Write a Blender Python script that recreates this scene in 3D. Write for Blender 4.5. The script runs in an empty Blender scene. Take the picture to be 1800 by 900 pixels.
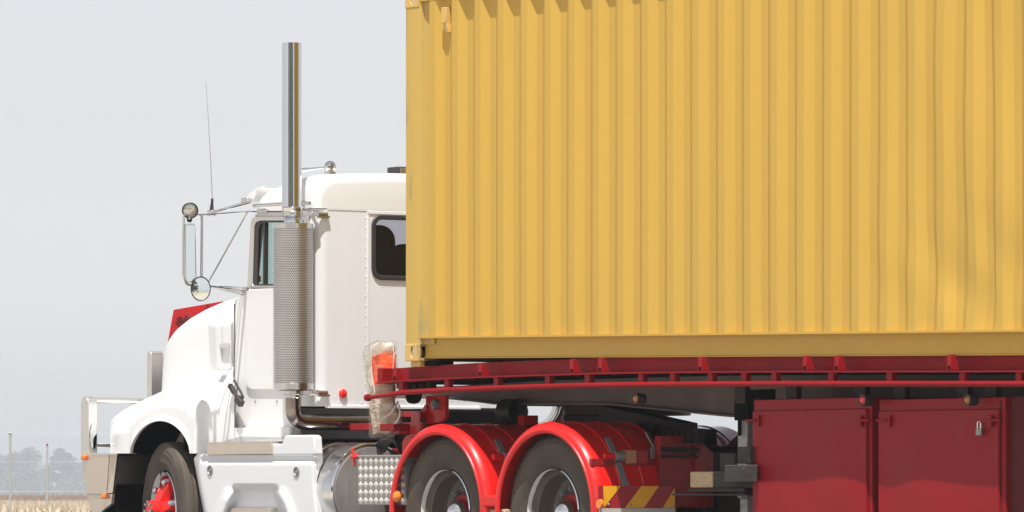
import bpy, bmesh, math, random
from mathutils import Vector, Matrix
random.seed(7)
scene = bpy.context.scene
COL = scene.collection

# ------------------------------------------------------------------ camera
PHI = math.radians(55.2)
FPX = 9600.0                       # focal length in pixels of an 1800 px wide frame
EYE = 0.65
HOR = 868.0                        # image row of the horizon
DV = Vector((-math.sin(PHI), math.cos(PHI), 0))
RV = Vector((math.cos(PHI), math.sin(PHI), 0))
CP = Vector((0, 0, EYE)) - DV * 37.2
cd = bpy.data.cameras.new('camera'); cam = bpy.data.objects.new('camera', cd); COL.objects.link(cam)
cd.sensor_width = 36; cd.lens = FPX / 1800 * 36
cd.shift_y = (HOR - 450) / 1800
cd.clip_start = 0.5; cd.clip_end = 20000
cam.location = CP
cam.rotation_euler = DV.to_track_quat('-Z', 'Y').to_euler()
scene.camera = cam
scene.render.resolution_x = 1024; scene.render.resolution_y = 512

# ------------------------------------------------------------------ sun and sky
SUN = Vector((1.1, -1.0, 4.1)).normalized()
elev = math.asin(SUN.z)
w = bpy.data.worlds.new('World'); scene.world = w; w.use_nodes = True
nt = w.node_tree; nt.nodes.clear()
sky = nt.nodes.new('ShaderNodeTexSky'); sky.sky_type = 'NISHITA'; sky.sun_disc = False
sky.sun_elevation = elev
sky.sun_rotation = math.atan2(SUN.x, SUN.y)
sky.air_density = 1.0; sky.dust_density = 0.6; sky.ozone_density = 1.0
hs = nt.nodes.new('ShaderNodeHueSaturation'); hs.inputs['Saturation'].default_value = 0.16
bg = nt.nodes.new('ShaderNodeBackground'); bg.inputs[1].default_value = 0.095
wo = nt.nodes.new('ShaderNodeOutputWorld')
nt.links.new(sky.outputs[0], hs.inputs['Color']); tint = nt.nodes.new('ShaderNodeMix'); tint.data_type = 'RGBA'; tint.blend_type = 'MULTIPLY'; tint.inputs[0].default_value = 1; tint.inputs[7].default_value = (0.985, 0.960, 0.985, 1)
nt.links.new(hs.outputs[0], tint.inputs[6]); nt.links.new(tint.outputs[2], bg.inputs[0]); nt.links.new(bg.outputs[0], wo.inputs[0])
sd = bpy.data.lights.new('sun', 'SUN'); sd.energy = 4.6; sd.angle = math.radians(0.6); sd.color = (1, 0.965, 0.91)
so = bpy.data.objects.new('sun', sd); COL.objects.link(so)
so.rotation_euler = (-SUN).to_track_quat('-Z', 'Y').to_euler(); so.location = (0, 0, 50)
scene.view_settings.view_transform = 'Standard'; scene.view_settings.look = 'None'
scene.view_settings.exposure = 0.52; scene.view_settings.gamma = 1

# ------------------------------------------------------------------ measuring helpers
def ray(px, py):
    return DV + RV * ((px - 900) / FPX) + Vector((0, 0, 1)) * ((HOR - py) / FPX)
def W(px, py, Y):
    "point on the plane y = Y seen at photo position (px, py)"
    r = ray(px, py); t = (Y - CP.y) / r.y
    return CP + r * t
def WX(px, py, X):
    r = ray(px, py); t = (X - CP.x) / r.x
    return CP + r * t
def WD(px, py, D):
    return CP + ray(px, py) * D
def lerp_tab(tab, x):
    if x <= tab[0][0]:
        a, b = tab[0], tab[1]
    elif x >= tab[-1][0]:
        a, b = tab[-2], tab[-1]
    else:
        for i in range(len(tab) - 1):
            if tab[i][0] <= x <= tab[i + 1][0]:
                a, b = tab[i], tab[i + 1]; break
    return a[1] + (b[1] - a[1]) * (x - a[0]) / (b[0] - a[0])
def ctab(tab, x):
    return lerp_tab(tab, min(max(x, tab[0][0]), tab[-1][0]))
def smooth01(t):
    t = min(max(t, 0), 1); return t * t * (3 - 2 * t)

# ------------------------------------------------------------------ materials
def mat(name, base, rough=0.5, metal=0.0, var=0.0, vscale=3.0, vcol=None, coat=0.0, bump=0.0, bscale=60.0,
        stretch=(1, 1, 1), spec=0.5, streak=0.0, dirt=None, dscale=2.0, damt=0.5, rvar=0.0):
    m = bpy.data.materials.new(name); m.use_nodes = True
    n = m.node_tree; b = n.nodes['Principled BSDF']
    b.inputs['Roughness'].default_value = rough; b.inputs['Metallic'].default_value = metal
    b.inputs['Coat Weight'].default_value = coat; b.inputs['Coat Roughness'].default_value = 0.06
    b.inputs['Specular IOR Level'].default_value = spec
    tc = n.nodes.new('ShaderNodeTexCoord'); mp = n.nodes.new('ShaderNodeMapping')
    n.links.new(tc.outputs['Object'], mp.inputs[0]); mp.inputs['Scale'].default_value = stretch
    col = None
    rgb = n.nodes.new('ShaderNodeRGB'); rgb.outputs[0].default_value = (*base, 1); col = rgb.outputs[0]
    def mixin(colr, scale, lo, hi, amt, mpp):
        nonlocal col
        no = n.nodes.new('ShaderNodeTexNoise'); no.inputs['Scale'].default_value = scale; no.inputs['Detail'].default_value = 6
        n.links.new(mpp.outputs[0], no.inputs[0])
        mr = n.nodes.new('ShaderNodeMapRange'); mr.inputs[1].default_value = lo; mr.inputs[2].default_value = hi; mr.inputs[4].default_value = amt
        n.links.new(no.outputs[0], mr.inputs[0])
        mx = n.nodes.new('ShaderNodeMix'); mx.data_type = 'RGBA'
        n.links.new(mr.outputs[0], mx.inputs[0]); n.links.new(col, mx.inputs[6]); mx.inputs[7].default_value = (*colr, 1)
        col = mx.outputs[2]
        return no
    if var:
        c2 = vcol or tuple(c * 0.7 for c in base)
        mixin(c2, vscale, 0.35, 0.7, var, mp)
    if streak:
        m2 = n.nodes.new('ShaderNodeMapping'); n.links.new(tc.outputs['Object'], m2.inputs[0]); m2.inputs['Scale'].default_value = (14, 14, 0.7)
        mixin(tuple(c * 0.72 for c in base), 1.5, 0.45, 0.8, streak, m2)
    if dirt:
        mixin(dirt, dscale, 0.56, 0.66, damt, mp)
    n.links.new(col, b.inputs['Base Color'])
    if bump:
        no = n.nodes.new('ShaderNodeTexNoise'); no.inputs['Scale'].default_value = bscale; no.inputs['Detail'].default_value = 5
        n.links.new(mp.outputs[0], no.inputs[0])
        bp = n.nodes.new('ShaderNodeBump'); bp.inputs['Strength'].default_value = bump; bp.inputs['Distance'].default_value = 0.01
        n.links.new(no.outputs[0], bp.inputs['Height']); n.links.new(bp.outputs[0], b.inputs['Normal'])
    if rvar:
        no = n.nodes.new('ShaderNodeTexNoise'); no.inputs['Scale'].default_value = 5; no.inputs['Detail'].default_value = 6
        n.links.new(mp.outputs[0], no.inputs[0])
        mr = n.nodes.new('ShaderNodeMapRange'); mr.inputs[1].default_value = 0.3; mr.inputs[2].default_value = 0.7
        mr.inputs[3].default_value = max(0.02, rough - rvar); mr.inputs[4].default_value = rough + rvar
        n.links.new(no.outputs[0], mr.inputs[0]); n.links.new(mr.outputs[0], b.inputs['Roughness'])
    return m
M = {}
M['white'] = mat('white_paint', (0.81, 0.815, 0.81), 0.35, var=0.25, vcol=(0.77, 0.77, 0.755), vscale=1.6, coat=0.5, bump=0.02, bscale=6)
M['white_panel'] = mat('white_aluminium_panel', (0.84, 0.855, 0.875), 0.4, var=0.4, vcol=(0.79, 0.80, 0.805), vscale=1.3, coat=0.2, bump=0.05, bscale=4, streak=0.05)
M['fairing'] = mat('pale_grey_white_plastic', (0.76, 0.775, 0.80), 0.32, var=0.2, vcol=(0.71, 0.72, 0.745), vscale=2, coat=0.3)
M['yellow'] = mat('yellow_container_paint', (0.56, 0.352, 0.063), 0.5, var=0.5, vcol=(0.535, 0.342, 0.068), vscale=1.0, bump=0.05, bscale=18, streak=0.12, spec=0.35)
M['yellow_worn'] = mat('worn_yellow_paint', (0.66, 0.42, 0.11), 0.6, var=0.6, vcol=(0.55, 0.40, 0.15), vscale=8, bump=0.25, bscale=40, stretch=(1, 1, 0.25), dirt=(0.30, 0.25, 0.13), dscale=16, damt=0.8)
M['yellow_post'] = mat('scuffed_yellow_post_paint', (0.55, 0.36, 0.08), 0.55, var=0.6, vcol=(0.49, 0.36, 0.12), vscale=7, bump=0.15, bscale=40, stretch=(1.6, 1.6, 0.35), spec=0.35, dirt=(0.27, 0.25, 0.13), dscale=5, damt=0.6)
M['red'] = mat('bright_red_paint', (0.72, 0.014, 0.012), 0.36, var=0.5, vcol=(0.58, 0.014, 0.013), vscale=5, coat=0.22, bump=0.05, bscale=14, spec=0.3, dirt=(0.50, 0.05, 0.035), dscale=5, damt=0.4, rvar=0.1)
M['red_dull'] = mat('chassis_red_paint', (0.36, 0.006, 0.008), 0.45, var=0.7, vcol=(0.15, 0.006, 0.008), vscale=6, bump=0.2, bscale=30)
M['maroon'] = mat('trailer_dark_red_paint', (0.27, 0.006, 0.010), 0.5, var=0.5, vcol=(0.20, 0.006, 0.009), vscale=3, bump=0.1, bscale=20, spec=0.18, dirt=(0.16, 0.010, 0.012), dscale=9, damt=0.5)
M['maroon_lit'] = mat('lit_red_paint', (0.30, 0.010, 0.013), 0.5, var=0.4, spec=0.2)  # trailer red lightened: sunlit look of the stake pockets put into the colour
M['maroon_box'] = mat('toolbox_red_paint', (0.275, 0.008, 0.013), 0.45, var=0.6, vcol=(0.30, 0.012, 0.017), vscale=2.2, bump=0.08, bscale=9, spec=0.2, dirt=(0.24, 0.03, 0.035), dscale=3, damt=0.3)
M['rough_red'] = mat('rough_dark_red_mat', (0.14, 0.012, 0.014), 0.9, var=0.6, vcol=(0.04, 0.01, 0.01), vscale=50, bump=0.9, bscale=120)
M['beam'] = mat('brown_grey_steel', (0.155, 0.115, 0.10), 0.6, var=0.6, vcol=(0.07, 0.052, 0.047), vscale=4, bump=0.2, bscale=25)
M['black'] = mat('black_steel', (0.004, 0.003, 0.004), 0.8, var=0.5, vcol=(0.010, 0.007, 0.007), vscale=8, bump=0.3, bscale=30, spec=0.06)
M['greasy'] = mat('greasy_dark_steel', (0.014, 0.009, 0.009), 0.5, var=0.6, vcol=(0.05, 0.014, 0.012), vscale=9, bump=0.4, bscale=40, spec=0.25)
M['rubber'] = mat('dusty_tyre_rubber', (0.066, 0.053, 0.042), 0.75, var=0.8, vcol=(0.125, 0.100, 0.077), vscale=3.5, bump=0.15, bscale=50, spec=0.35)
M['tread'] = mat('tread_rubber', (0.035, 0.032, 0.030), 0.85, var=0.6, vcol=(0.08, 0.07, 0.06), vscale=12, bump=0.4, bscale=60, spec=0.3)
M['seal'] = mat('black_rubber_seal', (0.035, 0.028, 0.027), 0.5)
M['chrome'] = mat('chrome', (0.72, 0.72, 0.73), 0.07, 1.0, bump=0.015, bscale=12)
M['pipe'] = mat('heat_darkened_chrome', (0.34, 0.30, 0.28), 0.14, 1.0, var=0.6, vcol=(0.22, 0.18, 0.16), vscale=5)
M['alu_ground_tint'] = mat('ground_tinted_aluminium', (0.70, 0.63, 0.54), 0.42, 0.9, var=0.5, vcol=(0.62, 0.54, 0.45), vscale=5, bump=0.05, bscale=30, stretch=(1, 1, 6))  # tan of the mirrored ground put into the metal's base colour
M['alu'] = mat('polished_aluminium', (0.70, 0.70, 0.69), 0.22, 1.0, var=0.4, vcol=(0.6, 0.59, 0.57), vscale=5, bump=0.03, bscale=20, rvar=0.07)
M['alu_matt'] = mat('brushed_aluminium', (0.72, 0.71, 0.69), 0.42, 1.0, var=0.4, vcol=(0.62, 0.60, 0.57), vscale=6, bump=0.05, bscale=30, stretch=(1, 1, 8))
M['tank_end'] = mat('brushed_tank_end', (0.52, 0.51, 0.50), 0.5, 0.55, var=0.8, vcol=(0.36, 0.33, 0.31), vscale=3, bump=0.05, bscale=20, stretch=(1, 4, 1))
M['plate_base'] = mat('dull_tread_plate', (0.34, 0.32, 0.29), 0.5, 0.5, var=0.4)
M['plate_high'] = mat('bright_tread_diamonds', (0.86, 0.84, 0.78), 0.35, 0.5)
M['shield'] = mat('perforated_steel', (0.66, 0.645, 0.64), 0.40, 0.9, var=0.4, vcol=(0.5, 0.45, 0.42), vscale=6)
M['mirror'] = mat('mirror_glass', (0.80, 0.86, 0.85), 0.02, 1.0)
M['steel'] = mat('galvanised_steel', (0.32, 0.33, 0.34), 0.5, 0.5, var=0.5, vscale=10, bump=0.15, bscale=40)
M['leg'] = mat('grey_leg_paint', (0.38, 0.36, 0.36), 0.55, var=0.6, vcol=(0.25, 0.24, 0.25), vscale=7, bump=0.1, bscale=30, dirt=(0.06, 0.055, 0.06), dscale=6, damt=0.8)
M['rim'] = mat('dusty_wheel_steel', (0.17, 0.145, 0.12), 0.45, 0.3, var=0.7, vcol=(0.10, 0.08, 0.062), vscale=5, bump=0.1, bscale=30)
M['wood'] = mat('cut_timber', (0.56, 0.42, 0.25), 0.75, var=0.7, vcol=(0.36, 0.24, 0.13), vscale=18, bump=0.6, bscale=50, stretch=(1, 1, 3))
M['wood_dark'] = mat('weathered_timber', (0.050, 0.045, 0.038), 0.85, var=0.7, vcol=(0.028, 0.025, 0.021), vscale=8, bump=0.5, bscale=40, stretch=(0.2, 1, 1))
M['orange'] = mat('orange_lens', (0.85, 0.22, 0.02), 0.2, coat=0.6)
M['amber'] = mat('dusty_amber_lens', (0.45, 0.14, 0.02), 0.3, coat=0.5, var=0.5)
M['redlens'] = mat('red_lens', (0.80, 0.02, 0.02), 0.2, coat=0.6)
M['clear'] = mat('lamp_glass', (0.55, 0.54, 0.48), 0.12, 0.7, var=0.5, vscale=20)
M['signred'] = mat('red_sign_board', (0.45, 0.003, 0.007), 0.7, var=0.4, vscale=4)
M['signink'] = mat('black_sign_ink', (0.03, 0.005, 0.008), 0.6)
M['stripe_orange'] = mat('reflective_orange_stripe', (0.98, 0.46, 0.01), 0.4, var=0.3, vscale=8)
M['stripe_red'] = mat('reflective_red_stripe', (0.42, 0.012, 0.022), 0.4, var=0.3, vscale=8)
M['pale'] = mat('pale_strip', (0.62, 0.58, 0.52), 0.5, var=0.5)
M['hiviz'] = mat('orange_cloth', (0.95, 0.095, 0.004), 0.85, var=0.5, vcol=(0.80, 0.06, 0.004), vscale=9, bump=0.4, bscale=16)
M['peach'] = mat('pinkish_brown_cloth', (0.50, 0.25, 0.15), 0.6, var=1.0, vcol=(0.74, 0.70, 0.62), vscale=13, bump=1.0, bscale=22, stretch=(1, 1, 2.2))
M['paper'] = mat('crumpled_white_paper', (0.66, 0.62, 0.56), 0.6, var=0.7, vcol=(0.42, 0.36, 0.30), vscale=14, bump=0.6, bscale=24)
M['interior'] = mat('dark_cab_interior', (0.018, 0.018, 0.02), 0.7, var=0.4)
M['cable'] = mat('black_cable', (0.02, 0.02, 0.02), 0.4)
M['purple'] = mat('sky_tinted_far_guard', (0.24, 0.035, 0.07), 0.15, coat=1.0, var=0.3)  # far red guard; purple of the reflected sky put into its base colour
M['galv_post'] = mat('pale_galvanised_post', (0.40, 0.42, 0.43), 0.5, 0.2, var=0.4, vscale=3)
M['wire'] = mat('fence_wire', (0.35, 0.35, 0.35), 0.5, 0.5)
M['bark'] = mat('grey_bark', (0.16, 0.13, 0.10), 0.9, var=0.5, bump=0.5)
M['leaf'] = mat('dull_green_leaves', (0.060, 0.075, 0.035), 0.7, var=0.8, vcol=(0.09, 0.10, 0.05), vscale=0.8)
M['straw'] = mat('dry_grass_blades', (0.46, 0.385, 0.28), 0.85, var=0.7, vcol=(0.53, 0.45, 0.34), vscale=1.5)
M['reed'] = mat('brown_dry_weeds', (0.30, 0.22, 0.17), 0.9, var=0.7, vcol=(0.24, 0.17, 0.13), vscale=0.6)

def glass(name, tint, mixf=0.12):
    m = bpy.data.materials.new(name); m.use_nodes = True; n = m.node_tree; n.nodes.clear()
    o = n.nodes.new('ShaderNodeOutputMaterial'); t = n.nodes.new('ShaderNodeBsdfTransparent'); t.inputs[0].default_value = (*tint, 1)
    g = n.nodes.new('ShaderNodeBsdfGlossy'); g.inputs['Roughness'].default_value = 0.02
    lw = n.nodes.new('ShaderNodeLayerWeight'); lw.inputs[0].default_value = 0.5
    pw = n.nodes.new('ShaderNodeMath'); pw.operation = 'POWER'; pw.inputs[1].default_value = 4; n.links.new(lw.outputs['Facing'], pw.inputs[0])
    fr = n.nodes.new('ShaderNodeMapRange'); fr.inputs[3].default_value = 0.03; fr.inputs[4].default_value = 0.75; n.links.new(pw.outputs[0], fr.inputs[0])
    mx = n.nodes.new('ShaderNodeMixShader'); n.links.new(fr.outputs[0], mx.inputs[0])
    n.links.new(t.outputs[0], mx.inputs[1]); n.links.new(g.outputs[0], mx.inputs[2]); n.links.new(mx.outputs[0], o.inputs[0])
    return m
M['glass_teal'] = glass('green_tinted_glass', (0.76, 0.86, 0.84))
M['glass_grey'] = glass('smoked_glass', (0.74, 0.73, 0.76))
M['glass_clear'] = glass('windscreen_glass', (0.95, 0.97, 0.96))

# plastic film of the wrapped bundle
def film():
    m = bpy.data.materials.new('clear_plastic_film'); m.use_nodes = True; n = m.node_tree; n.nodes.clear()
    o = n.nodes.new('ShaderNodeOutputMaterial'); t = n.nodes.new('ShaderNodeBsdfTransparent'); t.inputs[0].default_value = (0.95, 0.94, 0.91, 1)
    p = n.nodes.new('ShaderNodeBsdfPrincipled'); p.inputs['Base Color'].default_value = (0.66, 0.62, 0.56, 1); p.inputs['Roughness'].default_value = 0.12
    tc = n.nodes.new('ShaderNodeTexCoord'); no = n.nodes.new('ShaderNodeTexNoise'); no.inputs['Scale'].default_value = 16; no.inputs['Detail'].default_value = 4
    no.inputs['Distortion'].default_value = 1.5
    n.links.new(tc.outputs['Object'], no.inputs[0])
    bp = n.nodes.new('ShaderNodeBump'); bp.inputs['Strength'].default_value = 1.0; bp.inputs['Distance'].default_value = 0.03
    n.links.new(no.outputs[0], bp.inputs['Height']); n.links.new(bp.outputs[0], p.inputs['Normal'])
    mr = n.nodes.new('ShaderNodeMapRange'); mr.inputs[1].default_value = 0.42; mr.inputs[2].default_value = 0.72; mr.inputs[3].default_value = 0.03; mr.inputs[4].default_value = 0.26
    n.links.new(no.outputs[0], mr.inputs[0])
    mx = n.nodes.new('ShaderNodeMixShader'); n.links.new(mr.outputs[0], mx.inputs[0])
    n.links.new(t.outputs[0], mx.inputs[1]); n.links.new(p.outputs[0], mx.inputs[2]); n.links.new(mx.outputs[0], o.inputs[0])
    return m
M['film'] = film()

# ------------------------------------------------------------------ object helpers
WL = {}
def tag(o, label=None, cat=None, group=None, kind=None):
    if label: o['label'] = label
    if cat: o['category'] = cat
    if group: o['group'] = group
    if kind: o['kind'] = kind
    return o
def empty(name, loc, parent=None):
    o = bpy.data.objects.new(name, None); COL.objects.link(o); loc = Vector(loc)
    o.empty_display_size = 0.3
    WL[o.name] = loc
    if parent: o.parent = parent; o.location = loc - WL[parent.name]
    else: o.location = loc
    return o
def obj(name, bm, m, parent=None, smooth=35, bevel=0, seg=2, recalc=True, kind=None, label=None, mats=None):
    if recalc: bmesh.ops.recalc_face_normals(bm, faces=bm.faces[:])
    vs = bm.verts
    c = Vector(((min(v.co.x for v in vs) + max(v.co.x for v in vs)) / 2, (min(v.co.y for v in vs) + max(v.co.y for v in vs)) / 2, min(v.co.z for v in vs)))
    bmesh.ops.translate(bm, verts=bm.verts[:], vec=-c)
    me = bpy.data.meshes.new(name); bm.to_mesh(me); bm.free()
    for mm in (mats or [m]): me.materials.append(M[mm])
    if smooth:
        for p in me.polygons: p.use_smooth = True
        me.set_sharp_from_angle(angle=math.radians(smooth))
    o = bpy.data.objects.new(name, me); COL.objects.link(o); WL[o.name] = c
    if parent: o.parent = parent; o.location = c - WL[parent.name]
    else: o.location = c
    if bevel:
        b = o.modifiers.new('bevel', 'BEVEL'); b.width = bevel; b.segments = seg; b.limit_method = 'ANGLE'; b.angle_limit = math.radians(40)
        b.harden_normals = False
    if kind: o['kind'] = kind
    if label: o['label'] = label
    return o
def copy_part(o, delta, parent=None):
    c = o.copy(); COL.objects.link(c); c.parent = parent or o.parent
    base = WL[o.name] + Vector(delta); WL[c.name] = base
    c.location = base - (WL[c.parent.name] if c.parent else Vector())
    for ch in [x for x in bpy.data.objects if x.parent == o]:
        copy_part(ch, delta, c)
    return c
def box(bm, x0, x1, y0, y1, z0, z1):
    P = [(x, y, z) for z in (z0, z1) for y in (y0, y1) for x in (x0, x1)]
    v = [bm.verts.new(p) for p in P]
    for f in ((0, 2, 3, 1), (4, 5, 7, 6), (0, 1, 5, 4), (2, 6, 7, 3), (0, 4, 6, 2), (1, 3, 7, 5)):
        bm.faces.new([v[i] for i in f])
    return v
def hexa(bm, lo, hi):
    "solid between two 4-point loops"
    a = [bm.verts.new(p) for p in lo]; b = [bm.verts.new(p) for p in hi]
    n = len(a)
    bm.faces.new(a[::-1]); bm.faces.new(b)
    for i in range(n): bm.faces.new([a[i], a[(i + 1) % n], b[(i + 1) % n], b[i]])
def beam(bm, p0, p1, w, h, up=(0, 0, 1)):
    p0 = Vector(p0); p1 = Vector(p1); d = (p1 - p0).normalized(); s = d.cross(Vector(up)).normalized(); u = s.cross(d)
    q = [(-w / 2, -h / 2), (w / 2, -h / 2), (w / 2, h / 2), (-w / 2, h / 2)]
    hexa(bm, [p0 + s * a + u * b for a, b in q], [p1 + s * a + u * b for a, b in q])
def frame_of(d):
    d = d.normalized(); a = Vector((0, 0, 1)) if abs(d.z) < 0.9 else Vector((1, 0, 0))
    s = d.cross(a).normalized(); return s, s.cross(d)
def tube(bm, pts, r, n=12, caps=True, rs=None):
    pts = [Vector(p) for p in pts]; rings = []
    s, u = frame_of(pts[1] - pts[0])
    for i, p in enumerate(pts):
        if i == 0: d = pts[1] - pts[0]
        elif i == len(pts) - 1: d = pts[-1] - pts[-2]
        else: d = (pts[i + 1] - p).normalized() + (p - pts[i - 1]).normalized()
        d.normalize(); s = (s - d * s.dot(d)).normalized(); u = s.cross(d)
        rr = rs[i] if rs else r
        rings.append([bm.verts.new(p + (s * math.cos(a) + u * math.sin(a)) * rr) for a in [2 * math.pi * k / n for k in range(n)]])
    for a, b in zip(rings, rings[1:]):
        for k in range(n): bm.faces.new([a[k], a[(k + 1) % n], b[(k + 1) % n], b[k]])
    if caps: bm.faces.new(rings[0][::-1]); bm.faces.new(rings[-1])
def arc_pts(pts, rad, n=6):
    "round the corners of a polyline"
    pts = [Vector(p) for p in pts]; out = [pts[0]]
    for i in range(1, len(pts) - 1):
        a = (pts[i - 1] - pts[i]); b = (pts[i + 1] - pts[i]); r = min(rad, a.length * .45, b.length * .45)
        A = pts[i] + a.normalized() * r; B = pts[i] + b.normalized() * r
        for k in range(n + 1):
            t = k / n; out.append(A * (1 - t) ** 2 + pts[i] * 2 * t * (1 - t) + B * t * t)
    out.append(pts[-1]); return out
def revolve(bm, prof, o, axis, n=48, closed=False, cap=False):
    "prof: (radius, distance along axis)"
    o = Vector(o); axis = Vector(axis).normalized(); s, u = frame_of(axis); rings = []
    for r, a in prof:
        if r < 1e-6: rings.append([bm.verts.new(o + axis * a)])
        else: rings.append([bm.verts.new(o + axis * a + (s * math.cos(t) + u * math.sin(t)) * r) for t in [2 * math.pi * k / n for k in range(n)]])
    prs = list(zip(rings, rings[1:])) + ([(rings[-1], rings[0])] if closed else [])
    for a, b in prs:
        for k in range(n):
            k2 = (k + 1) % n
            if len(a) == 1 and len(b) > 1: bm.faces.new([a[0], b[k2], b[k]])
            elif len(b) == 1 and len(a) > 1: bm.faces.new([a[k], a[k2], b[0]])
            elif len(a) > 1: bm.faces.new([a[k], a[k2], b[k2], b[k]])
def plate(bm, outer, holes, th):
    "flat plate with holes (3D loops in one plane), thickness vector th"
    th = Vector(th); edges = []; tmp = bmesh.new()
    for loop in [outer] + holes:
        vs = [tmp.verts.new(p) for p in loop]
        for i in range(len(vs)): edges.append(tmp.edges.new((vs[i], vs[(i + 1) % len(vs)])))
    bmesh.ops.triangle_fill(tmp, edges=edges, use_beauty=True, use_dissolve=False)
    r = bmesh.ops.extrude_face_region(tmp, geom=tmp.faces[:])
    bmesh.ops.translate(tmp, verts=[g for g in r['geom'] if isinstance(g, bmesh.types.BMVert)], vec=th)
    mp = {}
    for v in tmp.verts: mp[v] = bm.verts.new(v.co)
    for f in tmp.faces: bm.faces.new([mp[v] for v in f.verts])
    tmp.free()
def rrect(x0, x1, y0, y1, r, n=5):
    P = []
    for cx, cy, a0 in ((x1 - r, y1 - r, 0), (x0 + r, y1 - r, 90), (x0 + r, y0 + r, 180), (x1 - r, y0 + r, 270)):
        for k in range(n + 1):
            a = math.radians(a0 + 90 * k / n); P.append((cx + r * math.cos(a), cy + r * math.sin(a)))
    return P
def loft(bm, secs, closed=True, cap=True):
    R = [[bm.verts.new(p) for p in s] for s in secs]; n = len(R[0])
    for a, b in zip(R, R[1:]):
        for k in range(n if closed else n - 1):
            bm.faces.new([a[k], a[(k + 1) % n], b[(k + 1) % n], b[k]])
    if cap: bm.faces.new(R[0][::-1]); bm.faces.new(R[-1])
    return R
def dome(bm, c, r, axis, h=None, n=8, k=3):
    h = h or r
    revolve(bm, [(r * math.cos(math.pi / 2 * i / k), h * math.sin(math.pi / 2 * i / k)) for i in range(k)] + [(0, h)], c, axis, n)
NB = bmesh.new

# ================================================================== SETTING
def ground_mat(name, c1, c2, c3, s1, s2, bump=0.5):
    m = bpy.data.materials.new(name); m.use_nodes = True; n = m.node_tree; b = n.nodes['Principled BSDF']; b.inputs['Roughness'].default_value = 0.95
    b.inputs['Specular IOR Level'].default_value = 0.15
    tc = n.nodes.new('ShaderNodeTexCoord')
    a = n.nodes.new('ShaderNodeTexNoise'); a.inputs['Scale'].default_value = s1; a.inputs['Detail'].default_value = 8
    c = n.nodes.new('ShaderNodeTexNoise'); c.inputs['Scale'].default_value = s2; c.inputs['Detail'].default_value = 6
    for q in (a, c): n.links.new(tc.outputs['Object'], q.inputs[0])
    r1 = n.nodes.new('ShaderNodeMapRange'); r1.inputs[1].default_value = .35; r1.inputs[2].default_value = .65; n.links.new(a.outputs[0], r1.inputs[0])
    r2 = n.nodes.new('ShaderNodeMapRange'); r2.inputs[1].default_value = .4; r2.inputs[2].default_value = .7; n.links.new(c.outputs[0], r2.inputs[0])
    m1 = n.nodes.new('ShaderNodeMix'); m1.data_type = 'RGBA'; m1.inputs[6].default_value = (*c1, 1); m1.inputs[7].default_value = (*c2, 1); n.links.new(r1.outputs[0], m1.inputs[0])
    m2 = n.nodes.new('ShaderNodeMix'); m2.data_type = 'RGBA'; m2.inputs[7].default_value = (*c3, 1); n.links.new(r2.outputs[0], m2.inputs[0]); n.links.new(m1.outputs[2], m2.inputs[6])
    n.links.new(m2.outputs[2], b.inputs['Base Color'])
    bp = n.nodes.new('ShaderNodeBump'); bp.inputs['Strength'].default_value = bump; bp.inputs['Distance'].default_value = 0.05
    n.links.new(c.outputs[0], bp.inputs['Height']); n.links.new(bp.outputs[0], b.inputs['Normal'])
    M[name] = m
ground_mat('dry_field', (0.42, 0.355, 0.25), (0.48, 0.41, 0.30), (0.34, 0.285, 0.20), 0.06, 1.2)
ground_mat('brown_field', (0.28, 0.21, 0.16), (0.33, 0.25, 0.19), (0.24, 0.17, 0.13), 0.01, 0.2)
ground_mat('asphalt', (0.17, 0.167, 0.162), (0.21, 0.206, 0.20), (0.14, 0.138, 0.135), 0.6, 25)
ground_mat('dusty_verge', (0.46, 0.42, 0.36), (0.52, 0.475, 0.41), (0.38, 0.345, 0.29), 0.4, 6)
def sheet(name, x0, x1, y0, y1, z, m):
    bm = NB(); v = [bm.verts.new(p) for p in ((x0, y0, z), (x1, y0, z), (x1, y1, z), (x0, y1, z))]; bm.faces.new(v)
    o = obj(name, bm, m, smooth=0, recalc=False); o['kind'] = 'structure'; return o
sheet('ground', -6000, 6000, -6000, 6000, -0.02, 'brown_field')
# straw coloured field: a band of ground across the line of sight, up to 370 m
def band(name, d0, d1, half, z, m):
    bm = NB(); P = []
    for d, s in ((d0, -1), (d0, 1), (d1, 1), (d1, -1)):
        p = CP + DV * d + RV * half * s; P.append(bm.verts.new((p.x, p.y, z)))
    bm.faces.new(P); o = obj(name, bm, m, smooth=0, recalc=False); o['kind'] = 'structure'; return o
band('field', -400, 372, 900, -0.012, 'dry_field')
sheet('verge', -400, 400, -16, 16, -0.006, 'dusty_verge')
sheet('road', -400, 400, -2.4, 6.2, 0.0, 'asphalt')
M['road_paint'] = mat('worn_white_road_paint', (0.6, 0.6, 0.57), 0.7, var=0.6)
bm = NB(); box(bm, -400, 400, -1.95, -1.83, 0.0005, 0.004); obj('edge_line', bm, 'road_paint', smooth=0, kind='structure')
bm = NB(); box(bm, -400, 400, 5.65, 5.77, 0.0005, 0.004); obj('edge_line', bm, 'road_paint', smooth=0, kind='structure')

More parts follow.
